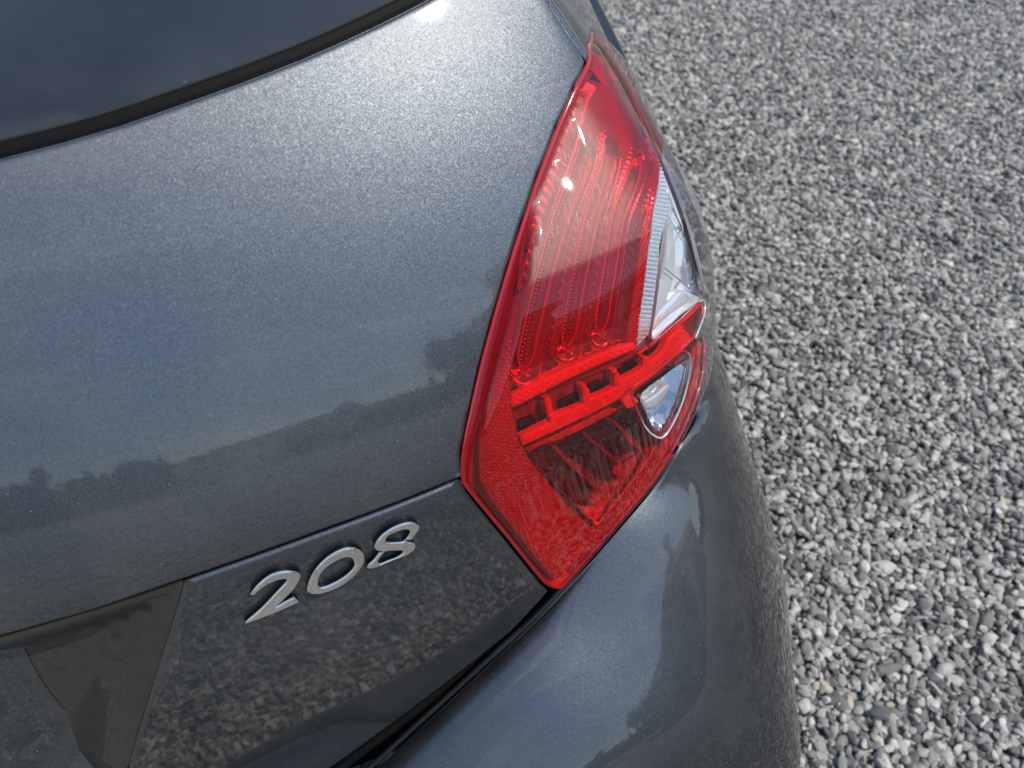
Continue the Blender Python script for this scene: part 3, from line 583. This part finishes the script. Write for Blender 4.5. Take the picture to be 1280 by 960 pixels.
# ------------------------------------------------------------ tail lamp
lamp = empty('tail_lamp', parent=car)
def olens(s_, t_, d=None):
    f = np.clip((s_-.75)/.12, 0, 1); f = 1-f*f*(3-2*f)
    o = .009+f*(-.003+.014*np.exp(-((t_-.08)/.08)**2)+.0052*(np.tanh((s_-.70)/.04)+1)*np.clip((t_-.02)/.1, 0, 1))-(.06+.18*f)*np.clip(t_-.12, 0, 1)
    if d is not None:
        q = np.clip(1-d/.009, 0, 1); o = o-(o+.0005)*(1-np.sqrt(np.clip(1-q*q, 0, 1)))
    return o
T0 = lambda P, o=0.: trace(BODY, P, o)
def TL(P):
    r_ = []
    for q in P:
        if q[0] == 's': r_.append((q[1], q[2])); continue
        o = .01
        for _ in range(4): x = trace(BODY, [q], o)[0]; o = float(olens(x[0], x[1]))
        r_.append(tuple(x))
    return np.array(r_)
# boundary between red and clear plastic, small clear window
clear_px = [(832, 150), (828, 185), (822, 232), (814, 290), (806, 350), (799, 400), (793, 440), (793, 440), (812, 430), (840, 408), (862, 388), (871, 378), (876, 378), (877, 384), (874, 398), (868, 415)]
cl_line = TL(clear_px)
tear_px = [(795, 491), (812, 477), (835, 460), (855, 443), (864, 441), (868, 450), (863, 474), (853, 503), (840, 530), (829, 545), (820, 546), (809, 537), (800, 517)]
tear = curve_pts(TL(tear_px), True, 4)
# right-hand rim: clear plastic runs on round the corner
rim_px = [(868, 415), (872, 432), (870, 455), (862, 490), (850, 525), (838, 556)]
rim_l = TL(rim_px)
i0 = len(lens_px)
split_bottom = T0([(846, 552)], .0)[0]
low_i = np.argmin(np.hypot(*(lens_line-split_bottom).T))
top_split = T0([(827, 132)], 0.0)[0]
# outer line of lens from bottom split round the hidden side to the top split
hidden_line = [tuple(p) for p in lens_line[low_i:]]
top_hid = lens_out[-1]
clear_out = [p for p in hidden_line if True]
cut = [p for p in hidden_line]
# stop the clear part at about s=.97,t=.2 and let a dark red wedge run up to the tip
k = min(range(len(cut)), key=lambda i: math.hypot(cut[i][0]-.985, cut[i][1]-.155)); cut = cut[:k+1]
cl = curve_pts(np.array([tuple(p) for p in cl_line]), False, 3)
red_border = [tuple(p) for p in cl]+[tuple(p) for p in rim_l[1:]]
topmid = TL([(834, 150)])[0]
border = [(.96, .150), tuple(topmid)]+red_border[0:]
clear_loop = np.array(border+cut)
red_loop = np.array([tuple(p) for p in lens_line[:low_i]]+border[::-1]+[tuple(p) for p in hidden_line[k:]])
fulll = np.asarray(lens_line)
flres = resample(fulll, .006)
def of_full(s_, t_, d): return olens(s_, t_, edge_dist(np.stack([s_, t_], 1), [flres]))
lk = dict(step=.006, bstep=.003, thick=0, ofn=of_full, rings=[.0008, .002, .004, .0065])
patch('lens', BODY, [red_loop, tear], M['redlens'], lamp, label='red part of the lamp cover', **lk)
patch('lens', BODY, [clear_loop], M['clear'], lamp, label='clear part of the lamp cover', **lk)
patch('lens', BODY, [tear], M['clear'], lamp, label='small clear window in the lamp cover', step=.006, bstep=.003, thick=0, ofn=of_full)
# lamp rim: solid dyed edge under the cover
solid_band('lamp_rim', BODY, resample(fulll, .004), .0016, -.0012, M['rim'], lamp, closed=True, segs=8)
# wall going down from the outline and the back of the housing
def wall(name, line, o0, o1, mat, parent, closed=True):
    line = resample(line, .005) if closed else np.asarray(line); n = len(line)
    A = BODY.at(line[:, 0], line[:, 1], o0); B = BODY.at(line[:, 0], line[:, 1], o1)
    F = [(i, (i+1) % n, n+(i+1) % n, n+i) for i in range(n if closed else n-1)]
    return obj(name, mesh(np.vstack([A, B]), F), mat, parent)
wall('housing_wall', fulll, -.001, -.040, M['reddeep'], lamp)
patch('housing', BODY, [fulll], M['reddark'], lamp, o=-.036, step=.012, bstep=.008, thick=0)

def relief(name, line, size, aspect, angle, h, o, mat, gap=.9, ofn=None, kind='stuff', slant=0.):
    """moulded cells: one small pyramid for every cell of the grid inside the outline"""
    line = np.asarray(line); c, s0 = math.cos(angle), math.sin(angle); R2 = np.array([[c, s0], [-s0, c]]); Q = line@R2.T; lo = Q.min(0); hi = Q.max(0)
    gx, gy = np.meshgrid(np.arange(lo[0], hi[0], size), np.arange(lo[1], hi[1], size*aspect)); gx[1::2] += size/2; G = np.stack([gx.ravel(), gy.ravel()], 1)@R2
    G = G[inside(G, [line])]; G = G[edge_dist(G, [line]) > size*.45]; n = len(G)
    corners = np.array([[-.5, -.5*aspect], [.5, -.5*aspect], [.5, .5*aspect], [-.5, .5*aspect]])*size*gap@R2
    of = np.full(n, o) if ofn is None else o+ofn(G[:, 0], G[:, 1], edge_dist(G, [line]))
    jit = rng.normal(0, .07, (n, 2))*size
    P = [BODY.at(G[:, 0]+q[0], G[:, 1]+q[1], of) for q in corners]+[BODY.at(G[:, 0]+jit[:, 0]+slant*size, G[:, 1]+jit[:, 1], of+h)]
    V = np.stack(P, 1).reshape(-1, 3); F = [(5*i+k, 5*i+(k+1) % 4, 5*i+4) for i in range(n) for k in range(4)]
    ob = obj(name, mesh(V, F, smooth=False), mat, lamp); ob['kind'] = kind; return ob
# upper reflector with long flutes
def px_lines(pl, o): return [T0(l, o) for l in pl]
OF = -.006
refl_px = [(738, 98), (748, 70), (758, 58), (780, 92), (806, 128), (823, 160), (821, 200), (815, 250), (806, 310), (798, 370), (790, 428), (772, 438), (740, 452), (705, 470), (670, 487), (644, 499), (641, 480), (641, 440), (647, 390), (657, 330), (671, 270), (692, 208), (716, 150)]
flutes_px = [[(727, 188), (700, 262), (678, 336), (660, 410), (650, 460)], [(757, 190), (735, 268), (718, 350), (703, 432)], [(788, 195), (771, 257), (756, 340), (744, 414)]]
fl = [curve_pts(l, False, 6) for l in px_lines(flutes_px, OF-.006)]
def seg_d(X, P):
    d = np.full(len(X), 1e9)
    for a, b in zip(P[:-1], P[1:]):
        ab_ = b-a; t = np.clip(((X-a)@ab_)/(ab_@ab_), 0, 1); d = np.minimum(d, np.hypot(*((X-a-t[:, None]*ab_).T)))
    return d
def refl_of(s_, t_, d):
    X = np.stack([s_, t_], 1); o = np.zeros(len(X)); dm = np.full(len(X), 1e9)
    for f in fl:
        q = seg_d(X, f); dm = np.minimum(dm, q)
    # U-shaped grooves with raised shoulders
    o -= .010*np.exp(-(dm/.0062)**4); o += .0022*np.exp(-((dm-.0105)/.0022)**2)
    # shallow secondary ribs between
    w = (s_*1.0+t_*.42)*math.pi*2/.0075
    o += .00035*np.sin(w)*np.clip((dm-.011)/.004, 0, 1)
    o -= .003*np.clip((t_-.17)/.08, 0, 1)+.004*(1-np.clip(d/.008, 0, 1))
    return o
refl = curve_pts(T0(refl_px, OF), True, 3)
patch('reflector', BODY, [refl], M['redmirror'], lamp, o=OF, step=.0022, bstep=.0028, thick=.02, ofn=refl_of, label='fluted upper reflector')
# bead rows at the bottom of the flutes
def beads(name, line, r, gap, o, mat, parent, squash=1.):
    line = resample_open(line, gap)
    V, F = [], []; P = BODY.at(line[:, 0], line[:, 1], o); b = 0
    for c in P:
        for dv in ((1, 0, 0), (-1, 0, 0), (0, 1, 0), (0, -1, 0), (0, 0, 1), (0, 0, -1)): V.append(c+np.array(dv)*r)
        F += [(b+x, b+y, b+z) for x, y, z in ((0, 2, 4), (2, 1, 4), (1, 3, 4), (3, 0, 4), (2, 0, 5), (1, 2, 5), (3, 1, 5), (0, 3, 5))]; b += 6
    return obj(name, mesh(V, F), mat, parent)
for l in fl:
    l2 = resample_open(l, .004)
    tg = np.gradient(l2, axis=0); tg /= np.linalg.norm(tg, axis=1, keepdims=True); nn = np.stack([-tg[:, 1], tg[:, 0]], 1)
    wd_ = .0042*np.sqrt(np.clip(np.arange(len(l2))[::-1]/2.5, 0, 1))[:, None]
    lp = np.vstack([l2+nn*wd_, (l2-nn*wd_)[::-1]])
    patch('flute_shade', BODY, [lp], M['fluteshade'], lamp, o=OF-.0085, step=.004, bstep=.003, thick=.002)  # darker strip colour stands in for the dark reflections in the groove
    solid_band('flute_rim', BODY, np.vstack([l2+nn*wd_*1.5, (l2-nn*wd_*1.5)[::-1]]), .0006, OF-.0015, M['redbar'], lamp)
    beads('bead_row', l[2:], .0010, .0030, OF-.0075, M['redbead'], lamp)
# bright strip along the border to the clear part
strip = curve_pts(T0([(818, 200), (827, 200), (819, 262), (811, 320), (803, 375), (796, 428), (783, 434), (792, 375), (800, 320), (809, 262)], -.002), True, 3)
patch('border_strip', BODY, [strip], M['redcell'], lamp, o=-.003, step=.006, bstep=.003, thick=.006)
relief('strip_cells', strip, .0024, 1.3, .5, .0008, -.0028, M['redcell'])

# reflex band along the left and lower edges
reflex_px = [(669, 284), (674, 284), (655, 330), (645, 392), (639, 440), (638, 500), (646, 540), (660, 570), (690, 608), (722, 640), (742, 660), (758, 652), (790, 612), (817, 572), (832, 552), (840, 556), (826, 584), (790, 630), (748, 678), (708, 718), (696, 724), (686, 716), (642, 662), (606, 612), (600, 590), (601, 552), (612, 500), (628, 440), (645, 380), (664, 300)]
reflex = curve_pts(T0(reflex_px, -.003), True, 3)
rfn = lambda s_, t_, d: .002*np.clip(d/.006, 0, 1)-.0035*np.clip((s_-.60)/.02, -1, 1)*np.clip((-.02-t_)/.05, 0, 1)
patch('reflex_reflector', BODY, [reflex], M['redcell'], lamp, o=-.0035, step=.006, bstep=.003, thick=.012, ofn=rfn)
relief('reflex_cells', reflex, .0031, 1.15, .62, .0011, -.0034, M['redcell'], ofn=rfn)
# ledge at the foot of the flutes, notched rail and light bar
ledge = T0([(640, 501), (643, 493), (672, 478), (706, 462), (742, 446), (772, 434), (792, 428), (796, 433), (793, 438), (768, 449), (728, 467), (688, 487), (650, 507), (641, 509)], -.001)
patch('light_guide', BODY, [curve_pts(ledge, True, 3)], M['redbar'], lamp, o=-.001, step=.005, bstep=.003, roll=.0015, rw=.003, thick=.004, label='red ledge below the flutes')
bar_px = [(651, 547), (651, 547), (668, 538), (689, 528), (689, 528), (693, 521), (726, 508), (731, 505), (731, 505), (731, 487), (738, 487), (741, 497), (763, 488), (770, 484), (770, 484), (771, 468), (776, 467), (778, 474), (802, 462), (806, 455), (806, 447), (812, 446), (815, 450), (829, 438), (836, 424), (848, 412), (857, 412), (864, 420), (858, 432), (836, 455), (810, 477), (781, 497), (745, 516), (700, 538), (655, 558), (655, 558)]
bar = curve_pts(T0(bar_px, .001), True, 3)
patch('light_guide', BODY, [bar], M['redbar'], lamp, o=.001, step=.004, bstep=.002, roll=.0018, rw=.003, thick=.005, label='bright red curved light bar')
relief('ledge_facets', curve_pts(ledge, True, 3), .0042, .8, .35, .0011, -.0012, M['redbar'], gap=.8)
# dark toothed row between ledge and bar
gapbg = T0([(640, 508), (700, 480), (770, 453), (832, 420), (868, 386), (874, 392), (870, 412), (858, 434), (810, 478), (745, 518), (655, 562), (645, 545)], -.012)
patch('light_guide_base', BODY, [gapbg], M['reddark'], lamp, o=-.012, step=.006, bstep=.004, thick=.006)
for q in ([(648, 528), (668, 519), (672, 530), (654, 540)], [(700, 503), (722, 492), (726, 503), (704, 513)], [(737, 482), (752, 475), (756, 486), (740, 493)], [(776, 463), (796, 452), (799, 462), (780, 471)], [(806, 444), (826, 433), (826, 440), (810, 449)]):
    patch('notch', BODY, [T0(q, -.008)], M['black'], lamp, o=-.009, step=.006, bstep=.004, thick=.003)
for q in ([(682, 500), (690, 497), (694, 522), (688, 526)], [(729, 484), (735, 481), (737, 500), (732, 503)], [(767, 464), (773, 461), (775, 480), (770, 483)], [(836, 416), (850, 404), (858, 408), (845, 420)]):
    patch('tooth', BODY, [T0(q, -.002)], M['redbar'], lamp, o=-.003, step=.005, bstep=.003, roll=.001, rw=.002, thick=.008)
# outer red frame of the bar towards the clear part
fr = T0([(796, 442), (830, 418), (862, 392), (873, 381), (876, 392), (868, 416), (846, 440), (812, 470), (797, 484)], .0)
solid_band('bar_frame', BODY, curve_pts(fr[:7], False, 5), .0012, .001, M['redbar'], lamp)
# lower chamber
ch_px = [(660, 566), (700, 549), (745, 527), (780, 508), (797, 498), (803, 520), (813, 543), (824, 553), (812, 574), (785, 610), (748, 652), (722, 634), (690, 602)]
chl = curve_pts(T0(ch_px, -.004), True, 2)
wall('chamber_wall', curve_pts(T0(ch_px, -.002), True, 2), -.002, -.026, M['reddeep'], lamp)
patch('chamber_floor', BODY, [curve_pts(T0(ch_px, -.024), True, 2)], M['reddark'], lamp, o=-.024, step=.003, bstep=.003, thick=0, ofn=lambda s_, t_, d: .0012*np.sin(s_*1100)*np.clip(d/.004, 0, 1))
for a, b, c in (((690, 556), (722, 590), (758, 621)), ((726, 540), (757, 566), (786, 588)), ((758, 522), (782, 542), (800, 562))):
    l = curve_pts(T0([a, b, c], -.008), False, 6); n = len(l)
    A = BODY.at(l[:, 0], l[:, 1], -.007); B = BODY.at(l[:, 0]-.0006, l[:, 1]-.0006, -.024); C2 = BODY.at(l[:, 0]+.0014, l[:, 1]+.0010, -.007)
    F = [(i, i+1, n+i+1, n+i) for i in range(n-1)]+[(i, 2*n+i, 2*n+i+1, i+1) for i in range(n-1)]
    obj('chamber_rib', mesh(np.vstack([A, B, C2]), F), M['redmirror'], lamp)
solid_band('chamber_rim', BODY, curve_pts(T0([(820, 556), (806, 580), (780, 615), (747, 655)], .0), False, 5), .0009, .0, M['redbar'], lamp)
patch('bar_clip', BODY, [T0([(778, 501), (792, 493), (800, 503), (794, 510), (786, 512)], .001)], M['redbar'], lamp, o=.0, step=.004, bstep=.003, roll=.001, rw=.002, thick=.008)

# clear compartment: hatched strip, chrome bowl, inner wedge
hs = curve_pts(T0([(831, 172), (834, 172), (836, 240), (829, 290), (823, 340), (818, 380), (812, 418), (812, 418), (797, 434), (797, 434), (801, 390), (807, 340), (815, 285), (823, 240)], -.001), True, 3)
patch('hatched_strip', BODY, [hs], M['hatch'], lamp, o=-.002, step=.006, bstep=.003, thick=.006)
relief('hatched_cells', hs, .0023, 1.5, -.5, .0008, -.0018, M['hatch'])
bowl_px = [(832, 160), (842, 165), (856, 210), (868, 262), (876, 320), (878, 360), (873, 374), (856, 388), (832, 410), (814, 424), (818, 390), (826, 330), (833, 270), (835, 215)]
bw = curve_pts(T0(bowl_px, -.004), True, 3)
patch('reverse_reflector', BODY, [bw], M['bright'], lamp, o=-.003, step=.004, bstep=.003, thick=.004, ofn=lambda s_, t_, d: -.020*(1-np.exp(-(d/.007)**2)))
patch('reverse_shelf', BODY, [curve_pts(T0([(818, 418), (824, 396), (838, 380), (856, 362), (868, 372), (864, 380), (842, 398)], -.004), True, 3)], M['satin'], lamp, o=-.006, step=.004, bstep=.003, roll=.003, rw=.006, thick=.008)
patch('reverse_wedge', BODY, [T0([(829, 250), (836, 250), (828, 392), (816, 396)], -.006)], M['satin'], lamp, o=-.008, step=.006, bstep=.004, thick=.006)
for pts, r in (([(838, 168), (848, 215), (856, 262), (863, 310), (866, 352)], .0011), ([(833, 205), (846, 262), (857, 320), (864, 365)], .0006), ([(836, 268), (845, 285), (853, 300)], .0004), ([(832, 335), (848, 348), (864, 362)], .0006)):
    solid_band('reflector_edge', BODY, curve_pts(T0(pts, -.004), False, 5), r, -.005, M['chrome'], lamp)
# thick clear frame along the outer border of the compartment
solid_band('clear_frame', BODY, curve_pts(T0([(812, 432), (838, 411), (860, 391), (874, 377), (880, 377), (881, 388), (876, 405), (868, 424)], .003), False, 5), .0011, .003, M['satin'], lamp)
solid_band('red_edge', BODY, curve_pts(T0([(872, 432), (866, 460), (856, 494), (844, 526), (832, 552)], -.002), False, 5), .0030, -.005, M['rim'], lamp)
beads('bead_row', curve_pts(T0([(868, 448), (862, 476), (853, 504), (846, 522)], .0), False, 6), .0007, .0024, -.001, M['chrome'], lamp)
# small clear lamp: chrome cup and bulb shade
tf = tear
solid_band('window_frame', BODY, resample(tf, .003), .0009, .0075, M['satin'], lamp, closed=True)
cup = curve_pts(T0([(800, 492), (835, 464), (858, 448), (862, 452), (857, 474), (847, 503), (834, 530), (824, 541), (814, 534), (806, 515)], -.001), True, 3)
patch('indicator_cup', BODY, [cup], M['chrome'], lamp, o=.0, step=.003, bstep=.0025, thick=.004, ofn=lambda s_, t_, d: -.018*(1-np.exp(-(d/.008)**2)))
sh_l = curve_pts(T0([(806, 503), (820, 494), (833, 482), (838, 481), (836, 490), (827, 503), (816, 512), (808, 512)], -.004), True, 4)
patch('bulb_shade', BODY, [sh_l], M['satin'], lamp, o=-.004, step=.003, bstep=.002, roll=.002, rw=.004, thick=.010)

patch('lamp_base', BODY, [fulll, refl, chl, reflex, bw, cup, gapbg], M['base'], lamp, o=-.009, step=.008, bstep=.004, thick=0)
# inner wall behind the cover where it turns the corner
side_in = T0([(842, 160), (851, 190), (861, 225), (868, 265), (874, 320), (877, 372)], -.006)
sb = [tuple(q) for q in side_in]
patch('side_reflector', BODY, [np.array(sb+[(.85, .0), (.90, -.03), (.97, -.01), (1.005, .06), (.99, .12), (.955, .148)])], M['sidesatin'], lamp, o=.002, step=.008, bstep=.004, thick=.002)
patch('side_reflector', BODY, [np.array([(.81, .226), (.87, .217), (.90, .21), (.95, .178), (.985, .135), (.95, .150), sb[0], (.835, .19)])], M['reddeep'], lamp, o=-.007, step=.008, bstep=.004, thick=.002)
# water drops left on the cover
def drop(px, r):
    a = T0([px], .012)[0]; c = BODY.at(np.array([a[0]]), np.array([a[1]]), olens(np.array([a[0]]), np.array([a[1]])))[0]; n = BODY.normal(np.array([a[0]]), np.array([a[1]]))[0]
    u = np.cross(n, [0, 0, 1]); u /= np.linalg.norm(u); v = np.cross(n, u); V = [c+n*r*.55]; F = []
    for j, (rr, hh) in enumerate(((.45, .48), (.8, .28), (1., -.02))):
        for i in range(10): an = i*math.pi/5; V.append(c+(u*math.cos(an)+v*math.sin(an)*1.25)*r*rr+n*r*hh)
    for i in range(10):
        F.append((0, 1+i, 1+(i+1) % 10))
        for j in range(2): F.append((1+j*10+i, 11+j*10+i, 11+j*10+(i+1) % 10, 1+j*10+(i+1) % 10))
    me = mesh(V, F); bm = bmesh.new(); bm.from_mesh(me); bmesh.ops.recalc_face_normals(bm, faces=bm.faces); bm.to_mesh(me); bm.free()
    return V, F, me
for q, r in (((724, 193), .0013), ((739, 181), .0011), ((757, 204), .0014), ((764, 187), .0011), ((779, 197), .0014), ((790, 205), .0020), ((815, 216), .0011), ((819, 222), .0013), ((694, 227), .0010), ((703, 162), .0009), ((812, 218), .0008), ((749, 156), .0008)):
    V, F, me = drop(q, r); obj('water_drop', me, M['drop'], lamp)

# ------------------------------------------------------------ what stands behind the camera and shows in the paint
def leaves(n, c, rad, size, seed):
    r = np.random.default_rng(seed); k = max(3, n//60); cl_ = r.normal(size=(k, 3)); cl_ /= np.linalg.norm(cl_, axis=1, keepdims=True); cl_ = cl_*r.uniform(.3, 1, (k, 1))*np.array(rad)*.8+np.array(c)
    ctr = cl_[r.integers(0, k, n)]+r.normal(size=(n, 3))*np.array(rad)*.22
    u = r.normal(size=(n, 3)); u /= np.linalg.norm(u, axis=1, keepdims=True); v = np.cross(u, r.normal(size=(n, 3))); v /= np.linalg.norm(v, axis=1, keepdims=True)
    V = np.stack([ctr-u*size-v*size*.5, ctr+u*size-v*size*.5, ctr+u*size+v*size*.5, ctr-u*size+v*size*.5], 1).reshape(-1, 3)
    return V, [(4*i, 4*i+1, 4*i+2, 4*i+3) for i in range(n)]
M['leaf'] = principled('foliage', (.045, .065, .028), .7, noise=(.8, .5)); M['bark'] = principled('bark', (.09, .07, .05), .9, noise=(5, .3))
M['render'] = principled('grey_wall', (.24, .24, .25), .8, noise=(1.5, .15)); M['white'] = principled('white_wall', (.7, .7, .68), .7); M['darkwin'] = principled('dark_opening', (.03, .03, .035), .2); M['roof'] = principled('roof', (.16, .09, .07), .8, noise=(4, .2))
def tree(x, y, h, rad, label, seed, cat='tree', flat=.5):
    t = empty('tree', (x, y, 0)); tag(t, label, cat)
    P = np.array([(0, 0, 0), (.1, .05, h*.3), (-.05, .1, h*.6), (0, 0, h*.8)]); V, F = tube_data(P, [h*.035, h*.028, h*.02, h*.008], 8); obj('trunk', mesh(V, F), M['bark'], t)
    V, F = leaves(3200, (0, 0, h*.72), (rad, rad, h*.28*flat*2), .10*rad/2, seed); obj('crown', mesh(V, F, smooth=False), M['leaf'], t)
dirp = lambda az, dist: (math.sin(R_(az))*dist, -math.cos(R_(az))*dist)
tree(*dirp(29, 36), 8.0, 1.9, 'tall broad topped tree standing alone behind the parking ground', 1)
tree(*dirp(16, 55), 6.0, 1.8, 'slender tree by the road with a thin flat crown', 2)
tree(*dirp(33, 30), 6.5, 2.2, 'bushy tree beside the pale door of the building', 3)
tree(*dirp(-4, 75), 7.5, 3.0, 'rounded tree rising above the far hedge', 4)
tree(*dirp(100, 46), 6.5, 3.0, 'dense green tree to the right of the car', 5)
tree(*dirp(118, 40), 5.5, 2.6, 'smaller round tree beyond the right side of the car', 6)
tree(*dirp(84, 52), 8.0, 3.4, 'tall wide tree to the right behind the building', 8)
def box(V, F, x0, x1, y0, y1, z0, z1):
    b = len(V); V += [(x0, y0, z0), (x1, y0, z0), (x1, y1, z0), (x0, y1, z0), (x0, y0, z1), (x1, y0, z1), (x1, y1, z1), (x0, y1, z1)]
    F += [tuple(b+i for i in f) for f in ((0, 3, 2, 1), (4, 5, 6, 7), (0, 1, 5, 4), (1, 2, 6, 5), (2, 3, 7, 6), (3, 0, 4, 7))]
def boxes(name, L_, mat, parent=None):
    V, F = [], []
    for b in L_: box(V, F, *b)
    return obj(name, mesh(V, F, smooth=False), mat, parent)
hx, hy = dirp(50, 17); h = empty('house', (hx, hy, 0)); h.rotation_euler = (0, 0, R_(30)); tag(h, 'grey rendered house with a pale door and square chimney tower behind the car', 'house')
boxes('wall', [(-4, 4, -3, 3, 0, 2.9)], M['render'], h)
V = [(-4.3, -3.3, 2.9), (4.3, -3.3, 2.9), (4.3, 3.3, 2.9), (-4.3, 3.3, 2.9), (-4.3, 0, 4.3), (4.3, 0, 4.3)]; obj('roof', mesh(V, [(0, 1, 5, 4), (2, 3, 4, 5), (0, 4, 3), (1, 2, 5), (0, 3, 2, 1)], smooth=False), M['roof'], h)
boxes('chimney', [(-2.7, -1.5, -.6, .6, 3.2, 5.6), (-3.1, -1.1, -1.0, 1.0, 5.6, 6.1)], M['render'], h)
boxes('door', [(-.6, .5, 3.0, 3.06, 0, 2.1)], M['white'], h); boxes('window', [(1.5, 2.9, 3.0, 3.05, .9, 2.1)], M['darkwin'], h); boxes('window', [(-3.2, -1.8, 3.0, 3.05, .9, 2.1)], M['darkwin'], h)
gx_, gy_ = dirp(4, 64); h2 = empty('house', (gx_, gy_, 0)); tag(h2, 'small white bungalow beside the road behind', 'house')
boxes('wall', [(-5, 5, -3, 3, 0, 2.6)], M['white'], h2); V = [(-5.3, -3.3, 2.6), (5.3, -3.3, 2.6), (5.3, 3.3, 2.6), (-5.3, 3.3, 2.6), (-5.3, 0, 4.1), (5.3, 0, 4.1)]; obj('roof', mesh(V, [(0, 1, 5, 4), (2, 3, 4, 5), (0, 4, 3), (1, 2, 5), (0, 3, 2, 1)], smooth=False), M['roof'], h2)
# hedge and wood on the skyline
V, F = [], []
r = np.random.default_rng(5)
for az in np.arange(-85, 88, .8):
    dist = 95+25*math.sin(az*.13)+r.uniform(-5, 5); hh = 3.6+3.0*abs(math.sin(az*.21+1))+(r.uniform(0, 1.2) if r.random() < .8 else r.uniform(1.5, 4)); x, y = dirp(az, dist)
    v, f = leaves(420, (x, y, hh*.42), (1.7, 1.7, hh*.6), .42, int(az*10)+2000); b = len(V); V += v.tolist(); F += [tuple(b+i for i in q) for q in f]
tag(obj('distant_wood', mesh(V, F, smooth=False), M['leaf']), 'dark line of trees and hedges along the skyline', kind='stuff')
# low hills
n = 120; V = []; F = []
for i in range(n+1):
    az = -100+200*i/n; hgt = 34+18*math.sin(az*.06+.5)+6*math.sin(az*.17)+2*math.sin(az*.61); x, y = dirp(az, 640); V += [(x, y, -1), (x*1.15, y*1.15, max(4, hgt)), (x*1.5, y*1.5, -1)]
    if i: b = 3*i; F += [(b-3, b, b+1, b-2), (b-2, b+1, b+2, b-1)]
tag(obj('hills', mesh(V, F), principled('hill_green', (.05, .065, .05), .9, noise=(.02, .3))), 'low wooded hills far behind', kind='structure')
